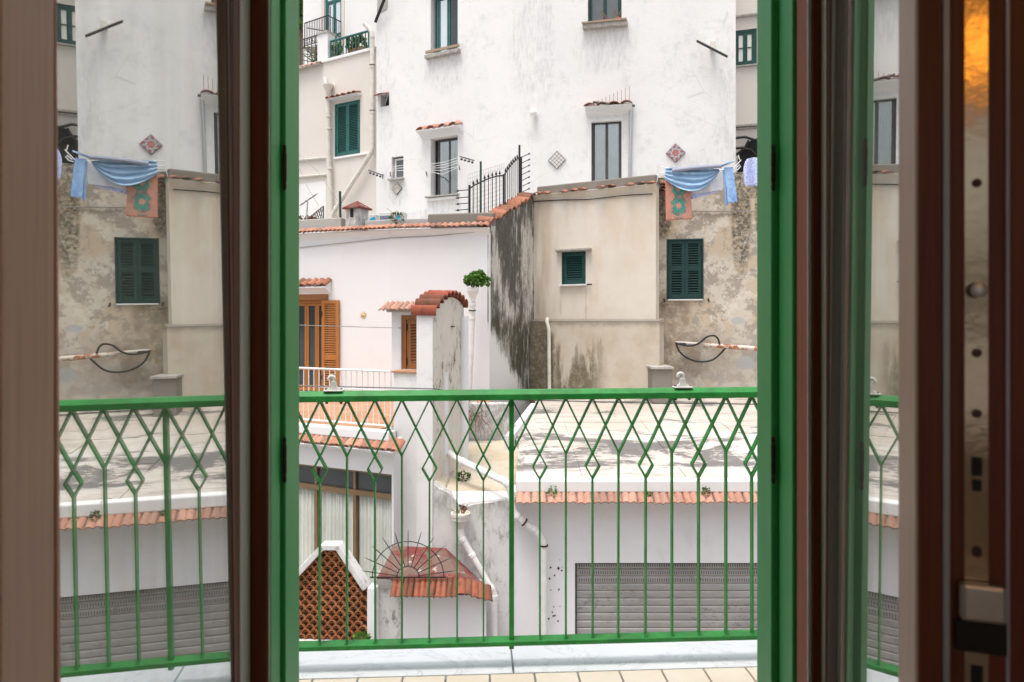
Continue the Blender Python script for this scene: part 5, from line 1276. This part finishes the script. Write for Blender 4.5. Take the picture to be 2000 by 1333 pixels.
# ------------------------------------------------------------------ garage with worn flat roof and roller shutter
KY = 9.75; kw = Wall((1004, KY), (1900, KY)); gar = thing('garage', 'white garage with a worn flat roof, tiled eave and grey roller shutter', 'garage', (3, KY + 2, BASE))
zsh = kw.zz(1300, 1100); ks0, ks1 = kw.s(1123), kw.s(1640)
part(wallmesh(kw, 0, kw.L, BASE, -1.22, .4, [(ks0, ks1, BASE, zsh, .22)]), 'wall', WHITE3, gar)
RZ = lambda Y: -1.04 + (Y - 9.6) * .085
# roof slab, coping, sheets
rp4 = [Vector((.05, 9.62, 0)), Vector((6.7, 9.62, 0)), Vector((6.7, 16.3, 0)), Vector((.62, 16.3, 0)), Vector((.42, 14.0, 0)), Vector((.05, 12.0, 0)), Vector((.12, 11.6, 0))]
m = MB(); n = len(rp4); k = m.pts([Vector((p.x, p.y, RZ(p.y) - .02)) for p in rp4] + [Vector((p.x, p.y, RZ(p.y) - .3)) for p in rp4]); m.f += [tuple(range(k, k + n)), tuple(reversed(range(k + n, k + 2 * n)))] + [(k + i, k + (i + 1) % n, k + n + (i + 1) % n, k + n + i) for i in range(n)]
part(m, 'roof_slab', ROOFTOP, gar)
rows = [9.62, 10.36, 11.35, 12.2, 13.1, 13.8, 15.0, 16.2]; colx = [.16, 1.01, 1.76, 2.5, 3.25, 4.0, 4.75, 5.5, 6.6]
for j in range(len(rows) - 1):
    for i in range(len(colx) - 1):
        y0, y1 = rows[j], rows[j + 1]; sh = random.uniform(-.06, .06); x0, x1 = colx[i] + .0015, colx[i + 1] - .0015
        if i == 0: x0 = max(.17, .17 if y1 <= 12.3 else .45 if y1 < 14.5 else .66)
        if j == 0: y0, y1 = rows[0] + .12, rows[1]
        dz = random.uniform(-.012, .004)
        m = MB(); m.hexa([Vector((x0, y0 + .0015, RZ(y0) - .02)), Vector((x1, y0 + .0015, RZ(y0) - .02)), Vector((x1, y1 - .0015, RZ(y1) - .02)), Vector((x0, y1 - .0015, RZ(y1) - .02)),
                  Vector((x0, y0 + .0015, RZ(y0) + dz)), Vector((x1, y0 + .0015, RZ(y0) + dz + random.uniform(-.004, .004))), Vector((x1, y1 - .0015, RZ(y1) + dz)), Vector((x0, y1 - .0015, RZ(y1) + dz))])
        part(m, 'roof_sheet', ROOFTOP, gar)
part(MB().box(.06, 6.7, 9.55, 9.74, -1.19, RZ(9.7) + .012), 'coping', BRIGHT, gar, bevel=.02)
m = MB(); a, b = P(986, 851, 11.7), P(1036, 788, 14.9); m.boxf(a - Z_ * .25, X_ * .16 + Y_ * .1, b - a, Z_ * .25); part(m, 'side_kerb', WHITE2, gar, bevel=.015)
part(MB().box(.0, 6.7, 9.60, 9.75, -1.30, -1.19), 'eave_bed', WHITE3, gar)
tile_row(gar, Vector((.06, 9.62, -1.185)), Vector((6.6, 9.62, -1.185)), Vector((0, -1, -.45)), 31, T_INTER, TILEP, .014)
sh = thing('roller_shutter', 'grey metal roller shutter with three slotted slats closing the garage', 'roller shutter', (3, KY + .12, BASE))
for q in (ks0 + .001, ks1 - .036): part(MB().wbox(kw, q, q + .035, BASE, zsh - .003, -.12, -.075), 'guide_rail', IRONG, sh)
part(MB().wbox(kw, ks0 + .04, ks1 - .04, zsh - .03, zsh - .003, -.13, -.05), 'shutter_hood', IRONG, sh)
pit = .1065; nsl = int((zsh - BASE) / pit)
me = MB(); L = ks1 - ks0 - .02
prof = [(0, 0), (-.012, .012), (-.016, .035), (-.016, .070), (-.012, .090), (-.002, .100), (.004, .1055), (.012, .1055), (.012, 0)]
k = me.pts([Vector((0, d, z)) for d, z in prof] + [Vector((L, d, z)) for d, z in prof]); n = len(prof)
me.f += [(k + i, k + (i + 1) % n, k + n + (i + 1) % n, k + n + i) for i in range(n)]; slat = me.mesh('shutter_slat'); slat.materials.append(SLAT)
so_ = MB()
for i in range(int(L / .033)): so_.box(.06 + i * .033, .068 + i * .033, -.0175, -.0155, .03, .075)
slotm = so_.mesh('slots'); slotm.materials.append(DARK)
rl = MB().box(0, L, -.004, .012, -.001, .006).mesh('slat_joint'); rl.materials.append(RUSTLINE)
for i in range(nsl):
    o = kw.P(ks0 + .01, zsh - .012 - pit * (i + 1), -.11); s_ = piece(slat, 'slat', SLAT, sh, Matrix.Translation(o)); OFF[s_.name] = OFF[sh.name]
    j_ = bpy.data.objects.new('slat_joint', rl); j_.parent = s_; col.objects.link(j_)
    if i < 3:
        j_ = bpy.data.objects.new('slots', slotm); j_.parent = s_; j_.location = (.012 * (i % 2), 0, 0); j_['kind'] = 'stuff'; col.objects.link(j_)
rg = random.Random(8)
for k in range(16):
    x, y = rg.uniform(1072, 1102), rg.choice((1098, 1110, 1120, 1134, 1148, 1185, 1200, 1212)) + rg.uniform(-5, 5); q = kw.at(x, y, .001); r_ = rg.uniform(.006, .02)
    part(MB().prism([q + Vector((math.cos(a) * r_ * rg.uniform(.4, 1.3), 0, math.sin(a) * r_ * rg.uniform(.4, 1.3))) for a in (0, .9, 1.8, 2.7, 3.6, 4.5, 5.4)], Vector((0, -.002, 0))), 'plaster_chip', HINGE, gar)
for x, h, lb in ((1078, .16, 'small green weed with upright sprigs on the garage eave'), (1265, .05, 'tiny yellowish weed in the garage eave tiles'), (1377, .14, 'brownish weed with a long arching twig on the garage eave')):
    q = P(x, 966, 9.56) + Z_ * .0; t = thing('eave_weed', lb, 'weed', q, 'weeds on the garage eave')
    part(leaf_cluster(MB(), q + Z_ * h * .25 - Y_ * .05, (h * .42, .05, h * .55), 90, .03), 'foliage', LEAF2 if x > 1300 else LEAF, t, kind='stuff'); part(MB().tube([q, q + Z_ * h * .8], .004, 4), 'stem', DRY, t)
    if x > 1300: part(MB().tube([q + Z_ * .05, q + Vector((-.05, 0, .2)), q + Vector((-.11, 0, .245)), q + Vector((-.18, 0, .235))], .004, 4), 'twig', DRY, t)

# ------------------------------------------------------------------ gully between the houses
gu = thing('gully_wall', 'stained white retaining wall with a mossy screeded gully behind it', 'wall', P(930, 1300, 9.8))
top = [(846, 945), (858, 955), (880, 966), (893, 982), (903, 1001), (912, 990), (930, 985), (975, 981), (1004, 972)]
m = MB(); m.prism([P(x, y, 9.74) for x, y in top] + [Vector((P(1004, 0, 9.74).x, 9.74, BASE)), Vector((P(846, 0, 9.74).x, 9.74, BASE))], Y_ * .2); part(m, 'front_wall', LOWSTAIN, gu)
m = MB(); m.grid(lambda u, v: P(868, 962, 9.9).lerp(P(1004, 960, 9.9), u).lerp(P(903, 862, 12.25).lerp(P(1020, 856, 12.25), u), v) + Z_ * (-.03 * math.sin(u * 3.1) + .012 * mnoise.noise((u * 6, v * 6, 1))), 16, 16); part(m, 'gully_floor', GULLY, gu, smooth=180, thick=.03)
m = MB(); m.grid(lambda u, v: P(847, 946, 9.9).lerp(P(869, 962, 9.9), u).lerp(P(872, 866, 12.2).lerp(P(904, 862, 12.25), u), v), 4, 10); part(m, 'gully_bank', GULLY, gu, smooth=180, thick=.03)
m = MB(); m.prism([P(868, 962, 9.9), P(893, 985, 9.76), P(903, 1003, 9.76), P(913, 990, 9.76), P(1004, 974, 9.76), P(1004, 961, 9.9)], Z_ * .012); part(m, 'white_lip', BRIGHT, gu)
part(MB().box(P(880, 0, 12.3).x, P(1004, 0, 12.3).x, 12.3, 12.6, BASE, P(900, 790, 12.3).z), 'back_wall', LOWSTAIN, gu)
m = MB(); m.boxf(P(868, 845, 11.4), Vector((.1, .06, 0)), P(912, 795, 13.5) - P(868, 845, 11.4), Z_ * -.8); part(m, 'side_kerb', LOWSTAIN, gu, bevel=.02)
vi = thing('dead_vine', 'tangle of dead brown vine twigs hanging at the back of the gully', 'vine', P(925, 850, 12.1)); m = MB(); rg = random.Random(3)
for k in range(26):
    p = P(rg.uniform(912, 945), rg.uniform(788, 812), 12.15); ps = [p]
    for j in range(5): p = p + Vector((rg.gauss(0, .05), rg.gauss(0, .03), rg.gauss(-.045, .06))); ps.append(p)
    m.tube(ps, .005, 4)
part(m, 'twigs', DRY, vi, kind='stuff')
q = P(905, 935, 10.4); t = thing('gully_weed', 'sparse olive weed sprouting from the mossy gully floor', 'weed', q); part(leaf_cluster(MB(), q + Z_ * .03, (.1, .1, .06), 60, .05), 'foliage', LEAF2, t, kind='stuff'); part(MB().tube([q - Z_ * .02, q + Z_ * .06], .004, 4), 'stem', DRY, t)

def rainpipe(lab, pts, r, mat=PVC, cols=(), clips=(), head=None, name='drainpipe'):
    t = drain(name, lab, pts, r, mat, cols, clips)
    return t
rainpipe('fat white drainpipe slanting across the gully and down the garage wall', [P(872, 868, 11.0), P(877, 886, 10.6), P(893, 897, 10.2), P(990, 943, 9.62), P(998, 962, 9.60), P(1002, 1003, 9.58), P(1052, 1042, 9.58), P(1062, 1062, 9.60), P(1062, 1420, 9.60)], .052, PVCW, [(2, .12), (3, .1), (4, .3), (5, .15), (5, .8)], [(5, .45), (7, .01)])
t = rainpipe('white drainpipe with a basin head running down beside the red porch', [P(899, 1028, 9.62), P(901, 1048, 9.6), P(953, 1140, 9.55), P(965, 1158, 9.55), P(966, 1420, 9.55)], .047, PVCW, [(1, .06), (1, .4), (2, .5), (3, .03)])
part(MB().lathe(P(899.5, 1033, 9.62), [(.05, 0), (.06, .05), (.105, .11), (.125, .13), (.125, .185), (.138, .19), (.138, .225), (.12, .225), (.115, .17)], 20), 'basin_head', PVC, t, smooth=35)
t = thing('dry_plant', 'dried broken plant lying in the basin of the white drainpipe', 'plant', P(900, 1003, 9.62)); rg = random.Random(5); m = MB()
for k in range(14):
    p = P(rg.uniform(893, 906), 1003, 9.62); d = Vector((rg.gauss(.1, .6), rg.gauss(0, .3), 1)).normalized() * rg.uniform(.07, .15); m.tube([p, p + d * .5 + Vector((rg.gauss(0, .02), 0, 0)), p + d], .005, 4)
part(m, 'twigs', DRY, t, kind='stuff'); part(MB().boxf(P(903, 1003, 9.6), Vector((.055, .02, .075)), Vector((.022, 0, -.012)), Y_ * .02), 'terracotta_shard', REDPAINT, t)
hp = rainpipe('white drainpipe with a funnel head holding a green plant', [b2.at(923, 590, .35), b2.at(922, 620, .32), b2.at(919, 700, .3), b2.at(914, 800, .28), b2.at(913, 860, .28)], .062, PVCW, [(0, .2), (1, .02)], [(0, .55)])
q = b2.at(923.5, 585, .36); part(MB().lathe(q - Z_ * .05, [(.06, 0), (.065, .04), (.15, .20), (.165, .21), (.165, .285), (.15, .285), (.14, .22)], 4, None, Vector((1, 1, 0))), 'funnel', PVCW, hp, bevel=.008)
su = thing('succulent_plant', 'bright green leafy plant growing in the funnel of the drainpipe', 'plant', q + Z_ * .2)
rg = random.Random(11); m = MB(); pc = b2.at(930, 548, .42)
for dx, dy, dz, rr, n_ in ((0, 0, .02, .15, 150), (-.13, .02, .0, .11, 90), (.15, .0, .03, .11, 90), (.05, -.05, .11, .10, 80), (-.07, .0, .10, .085, 60), (.21, .0, -.07, .075, 50), (-.20, .0, -.05, .06, 34), (.27, .02, .0, .05, 22), (.12, .0, .17, .05, 22), (-.02, -.08, -.06, .1, 60), (.0, .0, .19, .035, 12), (-.24, 0, .04, .035, 12)):
    leaf_cluster(m, pc + b2.t * dx * .86 + b2.n * dy + Z_ * dz * .8, (rr * .85, rr * .8, rr * .62), n_, .068, .5, 1.2, rg)
part(m, 'leaves', LEAF, su, kind='stuff')
for k in range(6): a = k; part(MB().tube([q + Z_ * .2, q + Z_ * .28 + Vector((.04 * math.cos(a), .04 * math.sin(a), 0)), pc + Vector((.12 * math.cos(a), .1 * math.sin(a), -.02))], .008, 5), 'stem', LEAF2, su)

# ------------------------------------------------------------------ gate wall with terracotta grille
gy = Wall((540, 9.06), (735, 8.96)); gt = thing('grille_wall', 'gabled white wall filled with a terracotta scale grille', 'wall', gy.P(1, BASE))
gp = [(560, 1140), (628, 1064), (666, 1064), (719, 1143)]
def band(p, q, th, nm='coping'):
    a, b = gy.at(*p), gy.at(*q); d = (b - a).normalized(); nrm = d.cross(gy.n); nrm = nrm if nrm.z > 0 else -nrm
    part(MB().boxf(a - nrm * th - gy.n * .12, b - a, gy.n * .19, nrm * th), nm, LOWSTAIN, gt, bevel=.008)
band((585 - 25, 1136), (629, 1062), .075); band((629, 1062), (665, 1062), .07); band((665, 1062), (720, 1145), .075)
part(MB().wbox(gy, gy.s(719), gy.s(736), BASE, gy.zz(727, 1147), -.14, .05), 'pilaster', WHITE2, gt, bevel=.006)
part(MB().wbox(gy, gy.s(540), gy.s(560), BASE, gy.zz(550, 1150), -.14, .05), 'pilaster', WHITE2, gt, bevel=.006)
part(MB().wbox(gy, gy.s(560) + .003, gy.s(719) - .003, BASE, gy.zz(640, 1250), -.14, .05), 'base_wall', LOWSTAIN, gt, bevel=.006)
# one clay scale: an arched band with two curls
rm = MB(); PW, PH, DP = .1185, .065, .06
def ring(cx, cz, ro, ri, a0, a1, n, y0, y1):
    k = len(rm.v)
    for i in range(n + 1):
        a = R(a0 + (a1 - a0) * i / n); c_, s_ = math.cos(a), math.sin(a)
        rm.v += [Vector((cx + ro * c_, y0, cz + ro * s_)), Vector((cx + ri * c_, y0, cz + ri * s_)), Vector((cx + ri * c_, y1, cz + ri * s_)), Vector((cx + ro * c_, y1, cz + ro * s_))]
    for i in range(n):
        p = k + 4 * i; rm.f += [(p, p + 1, p + 5, p + 4), (p + 1, p + 2, p + 6, p + 5), (p + 3, p, p + 4, p + 7)]
ring(0, 0, .060, .048, -8, 188, 10, 0, DP); ring(-.020, .010, .020, .011, 10, 250, 4, .012, .05); ring(.020, .010, .020, .011, 170, -70, 4, .012, .05)
rmesh = rm.mesh('clay_scale', smooth=40, fix=False); rmesh.materials.append(RINGC)
def in_gable(x, z):
    A = [(gy.s(px), gy.zz(px, py)) for px, py in ((560, 1141), (629, 1069), (665, 1069), (720, 1152))]
    if not (gy.s(561) + .03 < x < gy.s(719) - .035): return False
    for (x0, z0), (x1, z1) in zip(A, A[1:]):
        if x0 <= x <= x1: return z < z0 + (z1 - z0) * (x - x0) / (x1 - x0) - .085
    return False
z0 = gy.zz(640, 1252); s00 = gy.s(640)
for j in range(24):
    for i in range(-9, 9):
        x = s00 + (i + .5 * (j % 2)) * PW; z = z0 + .03 + j * PH
        if in_gable(x, z): piece(rmesh, 'clay_scale', RINGC, gt, frame(gy.P(x, z, .02 + random.uniform(-.003, .003)), gy.t, -gy.n, Z_))
part(MB().poly([gy.P(gy.s(561), z0 - .1, -.052), gy.P(gy.s(718), z0 - .1, -.052), gy.at(718, 1150, -.052), gy.at(665, 1072, -.052), gy.at(629, 1072, -.052), gy.at(562, 1141, -.052)]), 'grille_backing', plain('cavity_shade_backing', (.10, .055, .035), .9, .2, 0, .3, 8), gt, thick=.02)  # dark sheet standing for the shade of the cavity behind the scales
q = gy.at(707, 1246, .12); t = thing('fern', 'small green fern at the foot of the terracotta grille', 'plant', q - Z_ * .05); part(leaf_cluster(MB(), q, (.1, .06, .06), 130, .045, .4), 'foliage', LEAF, t, kind='stuff'); part(MB().tube([q - Z_ * .1, q + Z_ * .02], .005, 4), 'stem', DRY, t)

# ------------------------------------------------------------------ porch with red tiled roof and iron sunburst
po = thing('porch', 'small white porch with a flaking red tiled roof', 'porch', P(850, 1400, 9.3))
fw = Wall((733, 9.06), (962, 9.16))
part(wallmesh(fw, 0, fw.s(786), BASE, fw.zz(760, 1150), .6), 'side_pier', LOWSTAIN, po)
part(wallmesh(fw, fw.s(786) + .002, fw.s(950), BASE, fw.zz(860, 1164), .55), 'wall', WHITE3, po)
part(MB().wbox(fw, fw.s(733), fw.s(770), fw.zz(750, 1150) + .002, fw.zz(750, 1130), -.3, .03), 'pier_cap', CEMENT, po, bevel=.01)
def slab4(ps, nm, th=.05): part(MB().prism(ps, Z_ * -th), nm, REDPAINT, po)
A, B, C_, D = P(766, 1066, 9.68), P(871, 1071, 9.68), P(896, 1129, 9.06), P(736, 1128, 9.04)
A2, B2 = P(762, 1083, 9.5), P(876, 1086, 9.5)
part(MB().prism([A, B, B2, A2], Z_ * -.05), 'red_flashing', REDPAINT, po); part(MB().prism([A2 - Z_ * .004, B2 - Z_ * .004, C_, D], Z_ * -.05), 'red_roof_plate', REDPAINT, po)
part(MB().prism([B, P(940, 1136, 9.62), P(958, 1149, 9.26), C_, B2], Z_ * -.05), 'red_hip', REDPAINT, po)
pt = tile_mesh('porch_tile', .15, .27, .034, .016, 2, 4); pt.materials.append(TILER)
p0, p1 = P(768, 1131, 9.06), P(896, 1131, 9.06); tile_row(po, p0, p1, Vector((0, -1, -.72)), 6, pt, TILER, .006)
p0, p1 = P(896, 1131, 9.06), P(957, 1146, 9.22); tile_row(po, p0, p1, Vector((.35, -1, -.85)), 5, tile_mesh('hip_tile', .125, .22, .03, .016, 1, 5), TILER, .006)
part(MB().prism([P(896, 1140, 9.17), P(952, 1152, 9.30), P(952, 1163, 9.30), P(896, 1163, 9.17)], Y_ * .1), 'eave_bed', REDPAINT, po)
su_ = thing('iron_sunburst', 'black iron sunburst grille of spikes and an arch above the red porch', 'grille', P(797, 1130, 8.98))
sc = P(797, 1128, 8.98); px1 = 8.98 / F
def sp(a, r): return sc + Vector((math.cos(R(a)) * r * px1, 0, math.sin(R(a)) * r * px1))
part(MB().tube([sp(a, 70) for a in range(0, 181, 9)], .0065, 6), 'arch', IRON, su_, smooth=60); part(MB().tube([sp(a, 22) for a in range(0, 181, 15)], .0065, 6), 'inner_arch', IRON, su_, smooth=60)
part(MB().bar(sp(180, 74), sp(0, 74), .016, .012), 'base_bar', IRON, su_)
for k in range(11):
    a = 8 + 16.4 * k; part(MB().tube([sp(a, 20), sp(a, 82), sp(a, 94)], [.006, .006, .0015], 6), 'spike', IRON, su_)

# ------------------------------------------------------------------ spiked iron fence on the stair wall
f1, f2 = Wall((917, 15.0), (984, 15.5)), Wall((984, 15.5), (1016, 16.9)); fe = thing('spiked_fence', 'black iron fence with spear points climbing along the stair wall', 'fence', f1.P(0, f1.zz(917, 427)))
def spear(p, d, l, r):
    m = MB(); s = d.cross(Y_).normalized() if abs(d.y) < .9 else X_; q = p + d * (l - .11); m.tube([p, q], r, 5); m.tube([q - d * .005, q + d * .035, q + d * .11], [.004, .026, .001], 4); part(m, 'spear', IRON, fe)
def arcb(w, pts): part(MB().tube([w.at(x, y) for x, y in pts], .018, 6), 'top_bar', IRON, fe, smooth=60)
arcb(f1, [(917, 369), (925, 363), (939, 356), (955, 349), (970, 344.5), (984, 343)]); arcb(f2, [(984, 343), (990, 334), (997, 324), (1005, 315), (1014, 308.5)])
import bisect
def yint(pts, x):
    for (a, b), (c, d) in zip(pts, pts[1:]):
        if a <= x <= c: return b + (d - b) * (x - a) / (c - a)
    return pts[-1][1]
P1 = [(917, 369), (925, 363), (939, 356), (955, 349), (970, 344.5), (984, 343)]; P2 = [(984, 343), (990, 334), (997, 324), (1005, 315), (1014, 308.5)]
for x in (924.5, 932, 946.5, 954, 961.5, 969, 976): z = f1.zz(x, yint(P1, x) - 11); b = f1.at(x, 425 if x < 940 else 428 - (x - 940) * .6); spear(b, Z_, z - b.z, .010)
for x in (987.5, 991, 994.6, 998.3, 1002, 1006, 1010): z = f2.zz(x, yint(P2, x) - 10); b = f2.at(x, 404 - (x - 984) * .75); spear(b, Z_, z - b.z, .010)
for w, x, y0, y1, r in ((f1, 917, 362, 427, .028), (f1, 939, 316, 426, .026), (f1, 984, 341, 404, .03), (f2, 1014.5, 284, 384, .03), (f2, 1018, 307, 382, .026)):
    part(MB().tube([w.at(x, y1), w.at(x, y0)], r, 6), 'post', IRON if x != 939 else DKGREEN, fe)
for y in (371, 385, 397, 409, 421): p = f1.at(917, y); spear(p, (f1.at(889, y + 2.5) - p).normalized(), (f1.at(889, y + 2.5) - p).length, .010)
for k in range(7): p = f2.at(1018, 308 + 11.4 * k); q = f2.P(f2.s(1018), 0, .0); e_ = P(1036, 299.5 + 11.4 * k, 16.6); spear(p, (e_ - p).normalized(), (e_ - p).length, .010)
wm = thing('wire_mesh', 'fine grey wire mesh hung behind the spiked fence', 'wire mesh', f1.P(.4, f1.zz(950, 425), -.06)); m = MB()
for k in range(17): x = 914 + k * 4.4; m.tube([f1.at(x, 424 - max(0, x - 940) * .5, -.06), f1.at(x, 341 - (x - 914) * .30, -.06)], .003, 3)
for k in range(10): m.tube([f1.at(914, 341 + 8.6 * k, -.06), f1.at(984, 320 + 8.2 * k, -.06)], .003, 3)
part(m, 'wires', GREYCABLE, wm, kind='stuff')

# ------------------------------------------------------------------ laundry on a rack before the ochre house
lw = Wall((1290, 15.45), (1500, 15.0)); LK = 8.333
def L_(x, y, n=0.0): return lw.at(1280 + x / LK, 280 + y / LK, n)
rk = thing('drying_rack', 'white folding drying rack holding the laundry over the ochre wall', 'drying rack', L_(100, 640))
for a, b in (((20, 640), (75, 395)), ((75, 395), (215, 400)), ((40, 555), (165, 552)), ((60, 480), (170, 482)), ((1265, 420), (1395, 275)), ((1285, 445), (1345, 430)), ((1300, 420), (1370, 350)), ((1345, 430), (1390, 370)), ((180, 405), (1120, 440)), ((1040, 440), (1265, 420)), ((1350, 200), (1370, 270))):
    part(MB().tube([L_(*a, -.05), L_(*b, -.05)], .012, 5), 'rail', PAINTW, rk)
part(MB().tube([L_(75, 395, -.05), L_(75, 395, -.9)], .012, 5), 'arm', PAINTW, rk); part(MB().tube([L_(1395, 275, -.05), L_(1395, 275, -.9)], .012, 5), 'arm', PAINTW, rk)
def cloth(name, lab, mat, fn, nu=40, nv=30, cat='laundry', th=.012):
    m = MB(); m.grid(fn, nu, nv); return solo(m, name, mat, lab, cat, None, 180, thick=th)
def fabric(name, c, c2=None, sc=30, kind=None):
    t = NT(name, .95, .1); t.b.inputs['Sheen Weight'].default_value = .2
    n = t.noise(sc, 4, .6); c2 = c2 or tuple(x * .9 for x in c)
    if kind == 'print': f = t.ramp(t.voro(sc, 'DISTANCE_TO_EDGE'), .05, .09)
    else: f = t.ramp(n, .42, .58)
    t.bump(t.noise(150, 3), .2, .003)
    return t.out(t.mix(f, c, c2))
BLUE = fabric('light_blue_cotton', (.33, .50, .70), (.37, .54, .73), 3); GREYT = fabric('grey_terry', (.26, .28, .35), (.34, .36, .44), 60); WCLOTH = fabric('white_cotton', (.70, .71, .76)); PRINT = fabric('blue_printed_cotton', (.26, .34, .72), (.62, .66, .86), 22, 'print')
PALEB = fabric('pale_blue_denim', (.28, .46, .76), (.33, .52, .80), 4)
def towel_mat():
    t = NT('patterned_beach_towel', .95, .1); g = t.sep(t.gen())
    x = t.math('ABSOLUTE', t.math('SUBTRACT', g[0], .5)); z = g[2]; v = t.obj()
    w = t.math('ADD', t.math('MULTIPLY', t.math('SINE', t.math('MULTIPLY', z, 26)), .07), t.math('MULTIPLY', t.math('SUBTRACT', t.noise(7, 4, .6, v=v), .5), .22))
    c = t.mix(t.ramp(t.math('ADD', x, w), .20, .23), (.20, .205, .17), (.62, .26, .19))
    c = t.mix(t.mul(t.ramp(t.noise(16, 5, .7, v=v), .52, .57), t.ramp(t.math('ADD', x, w), .26, .2)), c, (.33, .30, .26))
    for cz in (.33, .73):
        dz = t.math('MULTIPLY', t.math('SUBTRACT', z, cz), 1.5); an = t.math('ARCTAN2', t.math('SUBTRACT', g[0], .5), dz)
        d = t.math('SQRT', t.math('ADD', t.math('MULTIPLY', x, x), t.math('MULTIPLY', dz, dz))); d = t.math('ADD', d, t.math('MULTIPLY', t.math('COSINE', t.math('MULTIPLY', an, 8)), .035))
        c = t.mix(t.ramp(d, .25, .22), c, (.02, .30, .25)); c = t.mix(t.ramp(d, .11, .085), c, (.70, .30, .22))
    ring_ = t.math('ABSOLUTE', t.math('SUBTRACT', t.math('SQRT', t.math('ADD', t.math('MULTIPLY', x, x), t.math('MULTIPLY', t.math('MULTIPLY', t.math('SUBTRACT', z, .33), 1.5), t.math('MULTIPLY', t.math('SUBTRACT', z, .33), 1.5)))), .36))
    c = t.mix(t.mul(t.ramp(ring_, .035, .015), t.ramp(z, .36, .3)), c, (.62, .28, .2))
    orn = t.math('SINE', t.math('ADD', t.math('MULTIPLY', x, 70), t.math('MULTIPLY', t.math('SINE', t.math('MULTIPLY', z, 45)), 2.5)))
    c = t.mix(t.mul(t.ramp(orn, .2, .5), t.ramp(t.noise(9, 4, .6, v=v, off=(2, 2, 2)), .45, .55), .7), c, (.17, .26, .22)); c = t.mix(t.mul(t.ramp(t.noise(26, 4, .7, v=v), .5, .6), .5), c, (.35, .27, .22))
    c = t.mix(t.ramp(x, .43, .445), c, (.55, .25, .19)); c = t.mix(t.ramp(z, .045, .03), c, (.55, .25, .19))
    return t.out(c)
def l4(p, u, v):
    (a, b, c, d) = p; return (a[0] * (1 - u) * (1 - v) + b[0] * u * (1 - v) + c[0] * u * v + d[0] * (1 - u) * v, a[1] * (1 - u) * (1 - v) + b[1] * u * (1 - v) + c[1] * u * v + d[1] * (1 - u) * v)
def towel(u, v): x, y = l4(((160, 540), (560, 560), (605, 1235), (172, 1265)), u, v); return L_(x, y, .02 + .02 * math.sin(u * 7 + v * 2) * v + .012 * mnoise.noise((u * 5, v * 8, 2)))
cloth('beach_towel', 'coral and teal patterned towel hanging lowest on the rack', towel_mat(), towel)
def swag(u, v):
    tx, ty = 170 + 865 * u, 400 + 25 * u - 15 * math.sin(math.pi * u)
    k = math.sin(math.pi * min(1, u * .98 + .02)) ** .8; bx_, by = 150 + 900 * u - 80 * u * (1 - u), 560 + (440 - 560) * u + 330 * k * (u * .45 + .62)
    return L_(tx + (bx_ - tx) * v, ty + (by - ty) * v, .06 + .07 * v * k + .028 * math.sin(v * 24 + u * 3.0 + 1.3 * math.sin(u * 5)) * (.4 + k) + .02 * math.sin(u * 40) * (1 - v) ** 2 + .012 * mnoise.noise((u * 14 + v * 3, v * 20 - u * 8, 1)))
cloth('draped_sheet', 'light blue sheet draped in a deep swag over the rack', BLUE, swag, 90, 90, th=.004)
def roll(u, v): a = 2 * math.pi * v; x = 275 + 800 * u; y = 447 - 77 * u - 10 * math.sin(u * math.pi); return L_(x, y + 36 * math.sin(a), .13 + .07 * math.cos(a))
m = MB(); m.grid(roll, 24, 16); solo(m, 'folded_towel', GREYT, 'grey towel folded over the top bar of the rack', 'laundry', None, 180)
cloth('white_garment', 'white garment hanging behind the blue swag', WCLOTH, lambda u, v: L_(*l4(((560, 480), (1115, 450), (1098, 765), (580, 835)), u, v), -.02 + .02 * math.sin(u * 13)))
cloth('printed_garment', 'blue printed garment showing just below the white one', PRINT, lambda u, v: L_(*l4(((570, 700), (1080, 700), (1015, 800), (585, 915)), u, v), -.05 + .015 * math.sin(u * 11)))
cloth('hanging_trousers', 'pale blue trousers pegged beside the swag with legs hanging', PALEB, lambda u, v: L_(*l4(((1120, 400), (1262, 385), (1332, 950), (1180, 982)), u, v), .03 + .035 * math.sin(u * 6 + v) * v + .015 * mnoise.noise((u * 6, v * 9, 4))), 30, 40)
cloth('trouser_leg_cloth', 'pale blue cloth strip hanging just left of the trousers', PALEB, lambda u, v: L_(*l4(((1104, 430), (1150, 420), (1186, 1000), (1142, 1030)), u, v), .0 + .02 * math.sin(u * 5)), 10, 20)
cloth('rolled_cloth', 'small light blue cloth twisted along the rack end', BLUE, lambda u, v: L_(*l4(((1075, 352), (1295, 278), (1290, 300), (1080, 392)), u, v), .05 + .03 * math.sin(v * 8 + u * 4)), 20, 10)
cloth('printed_shirt', 'blue and white printed shirt hanging next to the green shutter', PRINT, lambda u, v: L_(*l4(((1400 + 90 * (1 - v) ** 3, 265 - 40 * math.sin(u * 2.6)), (1760, 255 - 10), (1800, 690), (1460, 700)), u, v), .04 + .05 * math.sin(u * 12 + v) * (.3 + v)), 40, 24)
